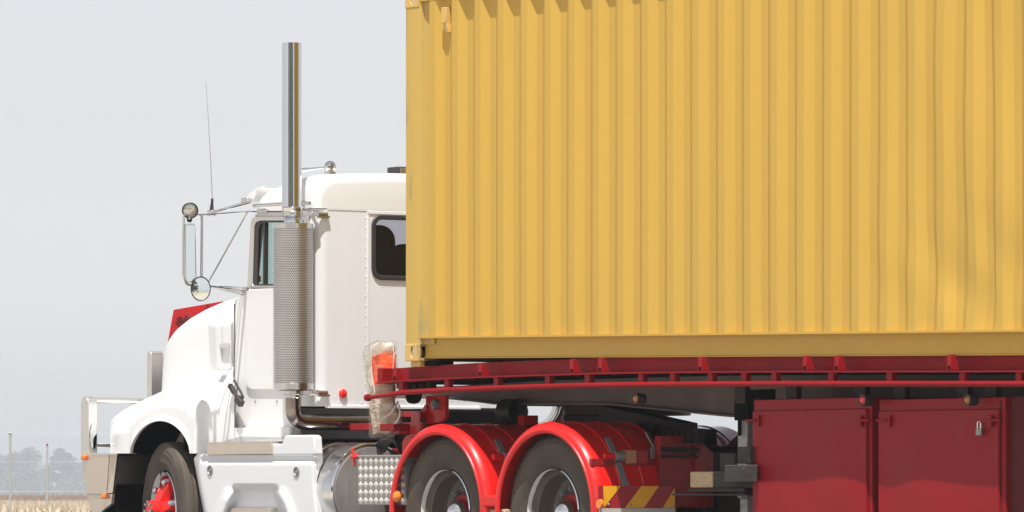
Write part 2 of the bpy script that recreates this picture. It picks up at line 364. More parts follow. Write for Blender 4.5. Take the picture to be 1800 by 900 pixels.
# ---- grass tufts in the far field (seen at the lower left)
def tufts(name, m, label, d0, d1, half, count, hmin, hmax, cat):
    bm = NB()
    for i in range(count):
        d = d0 + (d1 - d0) * random.random(); s = (random.random() * 2 - 1)
        off = -11.0 * d / 150 * 0 + s * half + (150 - 900) / FPX * 0 * d - 0.084 * d
        p = CP + DV * d + RV * off; h = random.uniform(hmin, hmax)
        for k in range(3):
            a = random.random() * 6.28; r = random.uniform(0.04, 0.16); dx, dy = math.cos(a) * r, math.sin(a) * r
            q = Vector((p.x + random.gauss(0, .15), p.y + random.gauss(0, .15), -0.02)); wv = RV * random.uniform(0.015, 0.04)
            hh = h * random.uniform(.6, 1)
            v = [bm.verts.new(q - wv), bm.verts.new(q + wv), bm.verts.new(q + Vector((dx, dy, hh)))]
            bm.faces.new(v)
    o = obj(name, bm, m, smooth=0, recalc=False, kind='stuff'); tag(o, label, cat)
tufts('dry_grass', 'straw', 'straw coloured dry grass in the near field at lower left', 190, 330, 9, 9000, 0.15, 0.42, 'grass')
tufts('weeds', 'reed', 'hazy brown dry weeds in front of the far trees', 380, 640, 22, 9000, 0.3, 0.85, 'weeds')

# ---- fence posts, wires and mesh 120 m away
fd = 120.0
def fpos(px, d=fd): p = CP + DV * d + RV * ((px - 900) / FPX * d); return Vector((p.x, p.y, 0))
fence = empty('wire_fence', fpos(18)); tag(fence, 'tall hazy wire mesh fence standing across the field at far left', 'fence')
post0 = None
for k in range(-5, 12):
    p = fpos(18) + RV * 3.0 * k
    if post0 is None:
        bm = NB(); tube(bm, [p + Vector((0, 0, -0.02)), p + Vector((0, 0, 1.98))], 0.027, 10); dome(bm, p + Vector((0, 0, 1.98)), 0.045, (0, 0, 1), 0.04)
        post0 = obj('post', bm, 'galv_post', fence); pp0 = p
    else:
        c = copy_part(post0, p - pp0)
bm = NB(); a = fpos(18) - RV * 15; b = fpos(18) + RV * 33
for z in (0.05, 0.7, 1.35, 1.96): tube(bm, [a + Vector((0, 0, z)), b + Vector((0, 0, z))], 0.0025, 4)
obj('strand_wire', bm, 'wire', fence, smooth=0)
bm = NB(); L = 48.0; k = -2.0
while k < L:
    for sg in (1, -1):
        u0 = k if sg == 1 else k + 1.9; u1 = k + 1.9 if sg == 1 else k
        beam(bm, a + RV * u0 + Vector((0, 0, 0.05)), a + RV * u1 + Vector((0, 0, 1.95)), 0.0011, 0.0011)
    k += 0.09
obj('wire_mesh', bm, 'wire', fence, smooth=0, kind='stuff')
pl = empty('marker_pole', fpos(83, 230)); tag(pl, 'thin pale pole rising beside the far tree, behind the fence', 'pole')
bm = NB(); q = fpos(83, 230); tube(bm, [q, q + Vector((0, 0, 2.2)), q + Vector((0, 0, 2.72))], 0.05, 10, rs=[0.06, 0.05, 0.035]); obj('shaft', bm, 'galv_post', pl)
bm = NB(); dome(bm, q + Vector((0, 0, 2.68)), 0.05, (0, 0, 1), 0.09); obj('cap', bm, 'maroon', pl)

# ---- far trees
def make_tree(name, base, h, wd, seed, label):
    rnd = random.Random(seed); t = empty(name, base); tag(t, label, 'tree', 'hazy trees along the horizon')
    bm = NB(); b = Vector(base); tube(bm, [b, b + Vector((0.1, 0, h * .3)), b + Vector((0.25, 0.1, h * .6))], 0.2, 8, rs=[.7, .5, .2])
    for k in range(5):
        a = rnd.random() * 6.28; s = b + Vector((0.1, 0, h * rnd.uniform(.25, .5)))
        tube(bm, [s, s + Vector((math.cos(a) * wd * .25, math.sin(a) * wd * .25, h * .2))], .08, 6, rs=[.12, .05])
    obj('trunk', bm, 'bark', t)
    bm = NB(); blobs = []
    for k in range(16):
        a = rnd.random() * 6.28; r = wd * .5 * math.sqrt(rnd.random()) * .75; zz = h * rnd.uniform(.22, .86)
        fall = 1 - 0.55 * max(0, (zz / h - .55) / .35)
        blobs.append((b + Vector((math.cos(a) * r * fall, math.sin(a) * r * fall, zz)), wd * rnd.uniform(.13, .24)))
    for c, r in blobs:
        for j in range(170):
            v = Vector((rnd.gauss(0, 1), rnd.gauss(0, 1), rnd.gauss(0, .8))).normalized() * r * rnd.uniform(.5, 1.05)
            q = c + v; s = rnd.uniform(.14, .32) * (h / 9)
            n1 = Vector((rnd.gauss(0, 1), rnd.gauss(0, 1), rnd.gauss(0, 1))).normalized(); s1, u1 = frame_of(n1)
            bm.faces.new([bm.verts.new(q + s1 * s), bm.verts.new(q + u1 * s * .8), bm.verts.new(q - s1 * s), bm.verts.new(q - u1 * s * .8)])
    obj('crown', bm, 'leaf', t, smooth=0, recalc=False)
    return t
TD = 1000.0
def tpos(px, d): p = CP + DV * d + RV * ((px - 900) / FPX * d); return (p.x, p.y, -0.02)
spec = [(-28, 1000, 9.0, 8), (6, 980, 8.6, 8.5), (44, 1010, 9.2, 8), (107, 960, 9.6, 5.2), (135, 1000, 7.2, 6.5), (160, 1020, 7.8, 7), (76, 1040, 6.2, 6)]
names = ['round hazy tree cut by the left edge', 'wide hazy tree left of the fence post', 'broad hazy tree just right of the fence post', 'tallest narrow hazy tree right of the pale pole',
         'lower hazy tree just left of the bumper', 'hazy tree half hidden behind the bumper', 'small hazy tree at the foot of the pale pole']
for i, (px, d, h, wd) in enumerate(spec): make_tree('tree', tpos(px, d * 3.1), h * 3.0, wd * 3.1, 40 + i, names[i] + ' on the horizon')
def wood(name, label, spots, q, sz, seed):
    "one mass of foliage: clumps at (x, y, height, width)"
    rnd = random.Random(seed); bm = NB()
    for (x, y, h, wd) in spots:
        for b_ in range(9):
            a = rnd.random() * 6.28; r = wd * .36 * math.sqrt(rnd.random()); c = Vector((x + math.cos(a) * r, y + math.sin(a) * r, h * rnd.uniform(.15, .85))); rad = wd * rnd.uniform(.14, .24)
            for k in range(q):
                v = Vector((rnd.gauss(0, 1), rnd.gauss(0, 1), rnd.gauss(0, 1))).normalized() * rad * rnd.uniform(.5, 1.05); p = c + v
                n1 = Vector((rnd.gauss(0, 1), rnd.gauss(0, 1), rnd.gauss(0, 1))).normalized(); s1, u1 = frame_of(n1); g = sz * rnd.uniform(.6, 1.3)
                bm.faces.new([bm.verts.new(p + s1 * g), bm.verts.new(p + u1 * g), bm.verts.new(p - s1 * g), bm.verts.new(p - u1 * g)])
    tag(obj(name, bm, 'leaf', smooth=0, recalc=False, kind='stuff'), label, 'wood')
rr = random.Random(3); sp_ = []
for i in range(230):
    px = rr.choice([rr.uniform(-7000, -80), rr.uniform(200, 6000)]); p = tpos(px, 3000 + rr.random() * 300); sp_.append((p[0], p[1], rr.uniform(15, 27), rr.uniform(18, 30)))
wood('distant_wood', 'pale hazy mass of far trees along the skyline beyond the truck and the frame edges', sp_, 34, 1.2, 5)
sp_ = []  # unseen foliage added behind the camera to put dark stripes in the chrome
for i in range(40):
    a = math.radians(-48 + 72 * i / 39 + rr.uniform(-1, 1)); d = rr.uniform(115, 165); p = CP + (Matrix.Rotation(a, 3, 'Z') @ (-DV)) * d; sp_.append((p.x, p.y, rr.uniform(23, 31) + 3 * math.sin(i * .9), rr.uniform(13, 18)))
wood('reflection_wood', 'unseen dark wood added behind the viewer to darken the reflection in the chrome stack', sp_, 110, .55, 6)
# shrubs under the trees
bm = NB(); rnd = random.Random(5)
for k in range(15000):
    d = rnd.uniform(2870, 3130); px = rnd.uniform(-260, 420) if k % 3 else rnd.uniform(-300, 2200)
    hh = 9.6 + 3.4 * math.sin(px * .045) + 2.4 * math.sin(px * .11 + 1)
    q = Vector(tpos(px, d)) + Vector((0, 0, hh * rnd.random() ** .8)); s = rnd.uniform(.8, 1.5)
    n1 = Vector((rnd.gauss(0, 1), rnd.gauss(0, 1), rnd.gauss(0, 1))).normalized(); s1, u1 = frame_of(n1)
    bm.faces.new([bm.verts.new(q + s1 * s), bm.verts.new(q + u1 * s), bm.verts.new(q - s1 * s), bm.verts.new(q - u1 * s)])
tag(obj('shrubs', bm, 'leaf', smooth=0, recalc=False, kind='stuff'), 'low bluish hazy shrubs filling the foot of the far tree line', 'shrubs')

# ================================================================== CONTAINER
CX0 = W(713, 600, 0).x
CZ0 = W(713, 634.5, 0).z
SL = -0.01736
CL, CW, CH = 12.192, 2.438, 2.591
def sh(bm):
    for v in bm.verts: v.co = Vector((CX0 + v.co.x, v.co.y, CZ0 + v.co.z + SL * v.co.x))
    return bm
cont = empty('shipping_container', (CX0, CW / 2, CZ0)); tag(cont, 'long yellow corrugated shipping container riding on the dark red flatbed trailer', 'container')
# corrugated side
def dent(x, z):
    "crumpled zone toward the back of the visible side"
    g = smooth01((x - 4.9) / 0.9)
    if g <= 0: return 0, 0
    dx = 0.030 * math.sin(x * 7.1 + z * 1.3) + 0.022 * math.sin(x * 3.3 - z * 2.1 + 1) + 0.012 * math.sin(z * 5 + x * 11)
    low = smooth01((1.05 - z) / 0.6)
    dx += low * 0.035 * math.sin(x * 13 + z * 4)
    dy = 0.010 * (1 + math.sin(x * 5.2 + z * 3.1)) + low * 0.010 * (1 + math.sin(x * 9 + z * 9))
    return g * dx * .28, g * dy * .55
def side_panel(yout, sgn, x0, x1):
    bm = NB(); xs = []
    x = x0
    pat = [(0.070, 0), (0.068, 1), (0.072, 1), (0.068, 0)]
    pts = [(x, 0)]
    while x < x1:
        for dx, lv in pat:
            x += dx; pts.append((x, lv))
    # soften the folds
    P = []
    for i, (xx, lv) in enumerate(pts):
        P.append((xx - 0.003, lv * 1.0 if i == 0 else None)); P.append((xx + 0.003, None))
    def depth(xx):
        if xx <= pts[0][0]: return 0
        for i in range(len(pts) - 1):
            if pts[i][0] <= xx <= pts[i + 1][0]:
                t = (xx - pts[i][0]) / (pts[i + 1][0] - pts[i][0]); return pts[i][1] * (1 - t) + pts[i + 1][1] * t
        return pts[-1][1]
    X = sorted(set([x0] + [p[0] for p in P if p[0] > x0]))
    Z = [0.165] + [0.2 + (2.52 - 0.2) * k / 34 for k in range(35)]
    rows = []
    for z in Z:
        row = []
        for xx in X:
            dx, dy = dent(xx, z)
            fade = min(1, (z - 0.165) / 0.25)
            y = yout + sgn * (0.0035 + 0.036 * depth(xx) + dy * fade + 0.0012 * math.sin(xx * 2.1 + z * 1.7))
            row.append(bm.verts.new((xx + dx * fade, y, z)))
        rows.append(row)
    for a, b in zip(rows, rows[1:]):
        for k in range(len(X) - 1): bm.faces.new([a[k], a[k + 1], b[k + 1], b[k]])
    return bm, X[-1]
xs0 = W(754.5, 300, 0).x - CX0
bm, xend = side_panel(0, 1, xs0, CL - 0.35); obj('side_wall', sh(bm), 'yellow', cont, smooth=11, recalc=False)
bm, _ = side_panel(CW, -1, xs0, CL - 0.35); obj('side_wall', sh(bm), 'yellow', cont, smooth=11)
xp = W(737, 300, 0).x - CX0      # width of corner post
for (ya, yb, sgn) in ((0, 0.16, 1), (CW, CW - 0.16, -1)):
    for xa, d in ((0.0, 1), (CL, -1)):
        # post with a stepped back edge
        prof = [(0.004, 0), (xp, 0), (xp + .012, .006), (xp + .024, .030), (xp + .05, .038), (xs0 + .01, .039), (xs0 + .01, .05), (xp, .16), (0.004, .16)]
        bm = NB(); lo = [(xa + d * p, ya + sgn * q, .115) for p, q in prof]; hi = [(xa + d * p, ya + sgn * q, CH - .0835) for p, q in prof]
        hexa(bm, lo, hi); obj('corner_post', sh(bm), 'yellow_post', cont, smooth=30)
        # castings with their oval holes
        for z0 in (0, CH - .118):
            bm = NB(); x0, x1 = (xa - .003 * d, xa + .175 * d); zz0, zz1 = z0 - .001, z0 + .119
            yo = ya - sgn * .004
            hole = [((x0 + x1) / 2 + d * (-.002) + .030 * .62 * math.cos(t), yo, z0 + .060 + .040 * math.sin(t)) for t in [2 * math.pi * k / 16 for k in range(16)]]
            plate(bm, [(x0, yo, zz0), (x1, yo, zz0), (x1, yo, zz1), (x0, yo, zz1)], [hole], (0, sgn * .02, 0))
            yb2 = yo + sgn * .162
            hole2 = [(x0, (yo + yb2) / 2 + .05 * math.cos(t), z0 + .060 + .042 * math.sin(t)) for t in [2 * math.pi * k / 16 for k in range(16)]]
            plate(bm, [(x0, yo + sgn * .02, zz0 + .001), (x0, yb2, zz0 + .001), (x0, yb2, zz1 - .001), (x0, yo + sgn * .02, zz1 - .001)], [hole2], (d * .02, 0, 0))
            bm2 = bm
            ylo, yhi = sorted((yo + sgn * .021, yb2)); xl, xh = sorted((x0 + d * .021, x1))
            box(bm2, xl, xh, ylo, yhi, zz0, zz0 + .02); box(bm2, xl, xh, ylo, yhi, zz1 - .02, zz1)
            obj('corner_casting', sh(bm2), 'yellow_worn', cont, smooth=30, bevel=.004)
# rails
for ya, sgn in ((0, 1), (CW, -1)):
    bm = NB(); x0, x1 = xp + .002, CL - xp - .002
    def rail(prof):
        lo = [(x0, ya + sgn * q, z) for q, z in prof]; hi = [(x1, ya + sgn * q, z) for q, z in prof]; hexa(bm, lo, hi)
    rail([(0, .158), (0, .172), (.06, .172), (.06, .162), (.052, .160), (.047, .03), (.036, .024), (.036, .018), (.056, .018), (.060, .158)])
    obj('bottom_side_rail', sh(bm), 'yellow', cont, smooth=20)
    bm = NB(); rail([(0, 2.508), (0, 2.588), (.06, 2.588), (.06, 2.508)]); obj('top_side_rail', sh(bm), 'yellow', cont, smooth=20, bevel=.004)
# end walls, roof, floor
bm = NB(); box(bm, 0.03, 0.06, .16, CW - .16, .12, CH - .1); obj('front_wall', sh(bm), 'yellow', cont)
bm = NB(); box(bm, 0, .06, .16, CW - .16, .0, .118); obj('front_sill', sh(bm), 'yellow', cont, bevel=.004); bm = NB(); box(bm, 0, .06, .16, CW - .16, CH - .1, CH - .004); obj('front_header', sh(bm), 'yellow', cont, bevel=.004)
for y0 in (.165, CW / 2 + .004):
    bm = NB(); box(bm, CL - .06, CL - .02, y0, y0 + CW / 2 - .17, .12, CH - .1); dr = obj('door', sh(bm), 'yellow', cont)
    bm = NB()
    for k in (.25, .75): tube(bm, [(CL, y0 + k * 1.05, .15), (CL, y0 + k * 1.05, CH - .12)], .017)
    obj('lock_bar', sh(bm), 'steel', dr)
bm = NB(); box(bm, .02, CL - .02, .061, CW - .061, CH - .03, CH - .012); obj('roof', sh(bm), 'yellow', cont)
bm = NB(); box(bm, .07, CL - .07, .062, CW - .062, .150, .178); obj('floor', sh(bm), 'wood_dark', cont)
bm = NB()
for k in range(1, 40): box(bm, k * .3, k * .3 + .05, .061, CW - .061, .06, .149)
obj('floor_bearer', sh(bm), 'yellow', cont, kind='stuff')
# lashing hook under the top rail
hx = W(782, 30, 0).x - CX0
bm = NB(); zt = W(782, 13, 0).z - CZ0 - SL * hx; zm = W(782, 41, 0).z - CZ0 - SL * hx; ze = W(782, 57, 0).z - CZ0 - SL * hx
box(bm, hx - .03, hx + .03, -.012, .030, zm, zt); hexa(bm, [(hx + .0, .0, ze), (hx + .035, .0, ze), (hx + .035, .036, ze), (hx, .036, ze)], [(hx - .01, -.01, zm), (hx + .03, -.01, zm), (hx + .03, .036, zm), (hx - .01, .036, zm)])
obj('lashing_bracket', sh(bm), 'yellow_worn', cont, bevel=.003)

# ================================================================== TRAILER
tr = empty('flatbed_trailer', (2.0, CW / 2, 0)); tag(tr, 'dark red flatbed semi trailer with toolboxes carrying the yellow container', 'trailer')
topT = [(686, 649), (700, 647), (780, 641.5), (845, 637.5), (920, 634.5), (1000, 631.5), (1075, 628.5), (1240, 626), (1400, 624.5), (1800, 621), (2600, 614)]
flgT = [(686, 671), (700, 669.5), (780, 664.5), (845, 661.5), (920, 659), (1000, 656.5), (1100, 653.5), (1230, 652), (1400, 651), (1800, 650.5), (2600, 650)]
rlT = [(686, 694), (700, 690.5), (780, 686), (860, 682.5), (1000, 678), (1100, 676.5), (1200, 675.5), (1400, 674.5), (1800, 675), (2600, 676)]
PXS = list(range(686, 2600, 22))
XEND = 11.2
bm = NB(); secs = []
for p in PXS:
    a = W(p, ctab(topT, p), .09); f = W(p, ctab(flgT, p), -.035)
    if a.x > XEND: break
    x = a.x; zt = a.z; zf = f.z
    secs.append([(x, .09, zt), (x, .085, zf), (x, -.035, zf), (x, -.035, zf - .010), (x, .095, zf - .010), (x, .15, zf - .008), (x, .15, zt)])
loft(bm, secs); obj('side_beam', bm, 'maroon', tr, smooth=25)
def zt_at(px): return W(px, ctab(topT, px), .03)
# far side beam
bm = NB(); s2 = [[(x, CW - y, z) for x, y, z in s] for s in secs]; loft(bm, s2); obj('side_beam', bm, 'maroon', tr, smooth=25)
def tz(x):   # height of the deck top at world x
    for a, b in zip(secs, secs[1:]):
        if a[0][0] <= x <= b[0][0]:
            t = (x - a[0][0]) / (b[0][0] - a[0][0]); return a[0][2] * (1 - t) + b[0][2] * t
    return secs[-1][0][2] if x > 0 else secs[0][0][2]
def fz(x):
    for a, b in zip(secs, secs[1:]):
        if a[0][0] <= x <= b[0][0]:
            t = (x - a[0][0]) / (b[0][0] - a[0][0]); return a[1][2] * (1 - t) + b[1][2] * t
    return secs[-1][1][2] if x > 0 else secs[0][1][2]
# lower rope rail
bm = NB(); P = []
for p in PXS:
    q = W(p, ctab(rlT, p), -.03)
    if q.x > XEND: break
    P.append(q)
tube(bm, P, .019, 10); obj('rope_rail', bm, 'maroon', tr)
rail0 = P
bm = NB(); tube(bm, [Vector((q.x, CW - q.y, q.z)) for q in P], .0215, 10); obj('rope_rail', bm, 'maroon', tr)
def place(px, y, tab): return W(px, ctab(tab, px), y)
for i, p in enumerate([703, 783, 870, 960, 1030, 1124, 1180, 1246, 1305, 1358, 1458, 1561, 1689, 1788, 1850, 1960, 2050, 2180, 2300, 2400]):
    a = place(p, -.025, rlT); x = a.x; bm = NB()
    box(bm, x - .022, x + .034, -.022, .02, a.z + .010, fz(x) - .009); obj('rail_stub', bm, 'maroon', tr, bevel=.003)
for i, p in enumerate([700, 850, 1011, 1061, 1237, 1421, 1477, 1675, 1880, 2080, 2300]):
    x = place(p, -.0, flgT).x; zf = fz(x) + .003; zt = tz(x) - .006; bm = NB()
    hexa(bm, [(x - .02, -.033, zf), (x + .02, -.033, zf), (x + .02, .036, zf), (x - .02, .036, zf)],
         [(x - .02, -.030, zt), (x + .02, -.030, zt), (x + .02, .004, zt), (x - .02, .004, zt)])
    obj('stake_pocket', bm, 'maroon_lit', tr, smooth=20, bevel=.002)
    bm = NB(); tube(bm, [(x + .005, -.038, zf + .016), (x + .005, -.0, zf + .016)], .012, 8); obj('rope_hole', bm, 'black', tr)
# deck planks (a sheet just below the beam tops) and cross members
xa = secs[0][0][0]
deck_secs = []
x = xa + .02
while x < XEND - .1:
    deck_secs.append([(x, .151, tz(x) - .004), (x, CW - .151, tz(x) - .004), (x, CW - .151, tz(x) - .035), (x, .151, tz(x) - .035)]); x += .25
bm = NB(); loft(bm, deck_secs); obj('deck', bm, 'wood_dark', tr, smooth=0)
for k in range(30):
    x = xa + .06 + k * .42
    if x > XEND - .2: break
    bm = NB(); box(bm, x, x + .06, .152, CW - .152, fz(x) - .015, tz(x) - .036)
    obj('cross_member', bm, 'greasy', tr)
bm = NB(); box(bm, xa - .03, xa + .03, .0, CW, fz(xa + .1) - .012, tz(xa + .1) + .002); obj('front_beam', bm, 'maroon', tr, bevel=.004)
# stub of the rope rail at the front corner
bm = NB(); q0 = W(646, 699, -.03); tube(bm, [q0, W(686, 694, -.03)], .015, 10); tube(bm, [q0 + Vector((-.012, 0, 0)), q0 + Vector((.02, 0, 0))], .026, 10); obj('front_bar', bm, 'maroon', tr)
# main chassis beams
YB = .72
botT = [(700, 700), (800, 702), (850, 707), (885, 712), (1080, 712), (1160, 720), (1295, 733.5), (1500, 741), (2600, 760)]
for yb, sg in ((YB, 1), (CW - YB, -1)):
    ss = []; fs = []
    for p in range(700, 2600, 20):
        b = W(p, ctab(botT, p), YB); x = b.x
        if x > XEND - .1: break
        zb = b.z; ztt = fz(x) - .016
        y = yb
        ss.append([(x, y, ztt), (x, y + sg * .015, ztt), (x, y + sg * .015, zb + .014), (x, y, zb + .014)])
        fs.append([(x, y - sg * .06, zb), (x, y + sg * .075, zb), (x, y + sg * .075, zb + .013), (x, y - sg * .06, zb + .013)])
    bm = NB(); loft(bm, ss); mb = obj('main_beam', bm, 'beam', tr, smooth=20)
    bm = NB(); loft(bm, fs); obj('flange', bm, 'beam', mb, smooth=20)
# king pin plate
bm = NB(); box(bm, -1.1, .9, YB + .08, CW - YB - .08, 1.27, 1.30); obj('kingpin_plate', bm, 'greasy', tr)
# hanging dark loop and hardware behind the rail at the front
bm = NB(); c = W(727, 693, .35); revolve(bm, [(.065, -.03), (.07, 0), (.065, .03), (0, .03)], c, (0, 1, 0), 20); tube(bm, [c, c + Vector((0, 0, .16))], .05, 8); obj('air_coupling', bm, 'greasy', tr)
bm = NB()
for k in range(5): 
    q = W(705 + k * 13, 678 + (k % 2) * 5, .3); box(bm, q.x - .03, q.x + .03, .28, .33, q.z - .02, q.z + .03)
obj('coupling_bracket', bm, 'greasy', tr, kind='stuff')
# toolboxes
def toolbox(x0, x1, ztop, y=.10):
    t = empty('toolbox', ((x0 + x1) / 2, y + .3, .25), tr)
    bm = NB(); box(bm, x0, x1, y + .022, y + .62, .25, ztop); obj('toolbox_shell', bm, 'maroon_box', t, bevel=.006)
    return t
bx = [(1325, 1532, 1322, 1522), (1545, 1767, 1543, 1755)]
zt_b = W(1330, 702.5, .12).z; zt_d = W(1330, 722, .10).z
for i, (a, b, c, d) in enumerate(bx):
    x0, x1 = W(a, 800, .12).x, W(b, 800, .12).x
    ztb = zt_b + SL * .8 * (x0 - W(1330, 702, .12).x); ztd = zt_d + SL * .8 * (x0 - W(1330, 702, .12).x)
    t = toolbox(x0, x1, ztb)
    x0, x1 = W(c, 800, .10).x, W(d, 800, .10).x
    bm = NB(); nx, nz = 40, 26; rows = []
    for j in range(nz + 1):
        z = .28 + (ztd - .28) * j / nz; row = []
        for k in range(nx + 1):
            x = x0 + (x1 - x0) * k / nx
            yy = .10 + .0055 * math.sin((x - x0) / (x1 - x0) * 7.0 + i * 1.1) * math.sin(3.1 * j / nz) + .003 * math.sin(x * 9 + z * 6)
            if k in (0, nx) or j in (0, nz): yy = .116
            elif k in (1, nx - 1) or j in (1, nz - 1): yy = .102
            row.append(bm.verts.new((x if k not in (1, nx - 1) else (x0 + .005 if k == 1 else x1 - .005), yy, z if j not in (1, nz - 1) else (.285 if j == 1 else ztd - .005))))
        rows.append(row)
    for r0, r1 in zip(rows, rows[1:]):
        for k in range(nx): bm.faces.new([r0[k], r0[k + 1], r1[k + 1], r1[k]])
    loop = rows[0] + [r[-1] for r in rows[1:-1]] + rows[-1][::-1] + [r[0] for r in rows[1:-1]][::-1]
    bm.faces.new(loop[::-1])
    dr = obj('toolbox_door', bm, 'maroon_box', tr, smooth=40)
    for pxl, s in (((1332, 0), (1512, 1)) if i == 0 else ((1563, 0), (1741, 1))):
        q = W(pxl, 740, .09); bm = NB()
        box(bm, q.x - .018, q.x + .018, .080, .0985, q.z - .035, q.z + .035)
        e = -1 if (i == 1) == (s == 0) else 1
        tube(bm, [(q.x, .076, q.z + .004), (q.x + (.11 if s else -.11) * (1 if i == 1 else 1), .076, q.z + .004)], .009, 8)
        obj('latch', bm, 'maroon_box', dr, bevel=.003)
# dark rusty mat / wheel guard right of the toolboxes
q0 = W(1770, 800, .16).x
bm = NB(); box(bm, q0, q0 + .9, .16, .19, .22, W(1790, 697, .16).z); obj('splash_guard', bm, 'rough_red', tr)
bm = NB(); box(bm, q0 - .022, q0 - .003, .12, .5, .22, W(1770, 702, .16).z); obj('shadow_gap_strip', bm, 'rough_red', tr)  # dark strip standing in for the shadow gap beside the toolbox
# hangers above toolboxes
for p in (1300, 1390, 1510, 1580, 1690, 1740):
    q = W(p, 690, .2); bm = NB(); box(bm, q.x - .05, q.x + .06, .2, .24, q.z - .07, q.z + .07); obj('hanger', bm, 'greasy', tr)
# landing leg with its mounting
for y0 in (.26, CW - .38):
    a = W(1296, 760, .26).x if y0 < 1 else W(1296, 760, .26).x; bm = NB()
    box(bm, a, a + .105, y0, y0 + .12, .62, 1.27); lg = obj('landing_leg', bm, 'leg', tr, bevel=.008)
    bm = NB(); box(bm, a + .012, a + .093, y0 + .012, y0 + .108, .18, .619); obj('inner_leg', bm, 'leg', lg, bevel=.006)
    bm = NB(); box(bm, a - .06, a + .18, y0 - .03, y0 + .15, .02, .05); tube(bm, [(a + .05, y0 + .06, .05), (a + .05, y0 + .06, .18)], .04); obj('foot', bm, 'leg', lg, bevel=.006)
    bm = NB(); box(bm, a - .03, a + .2, y0 + .121, y0 + .16, .95, 1.33); obj('leg_bracket', bm, 'black', lg)
a = W(1296, 760, .26).x
bm = NB(); q = W(1298, 712, .24); box(bm, q.x - .02, q.x + .13, .22, .255, q.z - .10, q.z + .03); tube(bm, [(q.x + .02, .235, q.z - .05), (q.x + .02, .235, q.z - .20)], .014, 8); obj('winding_gear', bm, 'black', tr, bevel=.004)
bm = NB(); box(bm, a + .02, a + .08, .4, CW - .4, .72, .78); obj('leg_brace', bm, 'leg', tr)
# lamps hanging under the rail
def lamp(px, py, mname, y, label):
    q = W(px, py, y); bm = NB(); revolve(bm, [(0, .05), (.034, .05), (.040, 0), (.036, -.022), (.028, -.022), (.028, -.01), (0, -.01)], q, (0, 1, 0), 20)
    beam(bm, q + Vector((0, .03, .02)), q + Vector((0, .03, .11)), .05, .02)
    o = obj('marker_lamp', bm, 'seal', tr, label=label)
    bm = NB(); dome(bm, q + Vector((0.004, -.012, 0)), .027, (.35, -1, 0), .02, 16, 4); obj('lens', bm, mname, o)
lamp(1121, 701, 'amber', .02, 'grimy orange marker lamp')
lamp(1520, 703.5, 'redlens', .02, 'red marker lamp')
lamp(1704, 703, 'amber', .02, 'amber marker lamp')
# container pedestals
q = W(724, 638, .03); bm = NB(); box(bm, q.x, W(741, 638, .03).x, .02, .12, tz(q.x) - .003, CZ0 - .001); obj('twist_lock', bm, 'yellow_worn', tr, bevel=.003)
bm = NB(); x1 = W(770, 638, .07).x; box(bm, W(742, 638, .03).x, x1, .05, .2, tz(x1) - .003, CZ0 + .002 + SL * .4); obj('packer_block', bm, 'black', tr)
bm = NB()
rnd = random.Random(11)
for k in range(22):
    q = W(892 + k * 4.2, 632.5 + rnd.uniform(-.5, .5), .35); tube(bm, [q - Vector((.02, 0, -.004)), q + Vector((.012, .02, rnd.uniform(-.006, .008)))], .005, 6)
obj('loose_chain', bm, 'steel', tr, smooth=0)

# timbers carried in the rack beside the landing leg
tm = []
def timber(px0, px1, py0, py1, y, dep, mname, label, name='timber_block', yaw=0.0, endm=None):
    a = W(px0, py1, y); b = W(px1, py0, y); bm = NB(); box(bm, a.x, b.x, y, y + dep, a.z, b.z)
    if yaw:
        bmesh.ops.rotate(bm, verts=bm.verts[:], cent=(a.x, y, a.z), matrix=Matrix.Rotation(yaw, 3, 'Z'))
    o = obj(name, bm, mname, bevel=.006); tag(o, label, 'timber'); return o
timber(1213, 1252, 829, 857, .12, .11, 'wood', 'pale sawn timber block end jutting left beside the landing leg')
timber(1253, 1325, 830, 858, .13, .10, 'wood_dark', 'long grey weathered timber behind the pale block end')
timber(1273, 1326, 817, 848, .06, .10, 'wood_dark', 'short dark timber lying over the long grey timber', yaw=-.25)
timber(1296, 1326, 785, 815, .10, .12, 'wood_dark', 'topmost dark timber wedged against the red toolbox', yaw=-.2)
bm = NB(); x0 = W(1265, 800, .3).x; box(bm, x0, x0 + .16, .30, .34, W(1265, 830, .3).z, W(1265, 797, .3).z); box(bm, x0 - .3, x0 + .5, .13, .36, .638, .652); obj('timber_rack', bm, 'wood_dark', tr, bevel=.006)
bm = NB(); xk = W(1210, 860, .13).x; box(bm, xk, xk + .62, .121, .36, W(1230, 861, .13).z - .012, W(1230, 858.5, .13).z); obj('rack_shelf', bm, 'greasy', tr)
# padlock
q = W(1721, 758, .075); pk = empty('padlock', q); tag(pk, 'small silver padlock hanging on the right hand toolbox latch', 'padlock')
bm = NB(); box(bm, q.x - .024, q.x + .024, .066, .084, q.z - .026, q.z + .016); obj('lock_body', bm, 'steel', pk, bevel=.004)
bm = NB(); tube(bm, arc_pts([q + Vector((-.015, 0, .012)), q + Vector((-.015, 0, .058)), q + Vector((.015, 0, .058)), q + Vector((.015, 0, .012))], .014), .005, 8); obj('shackle', bm, 'alu', pk)

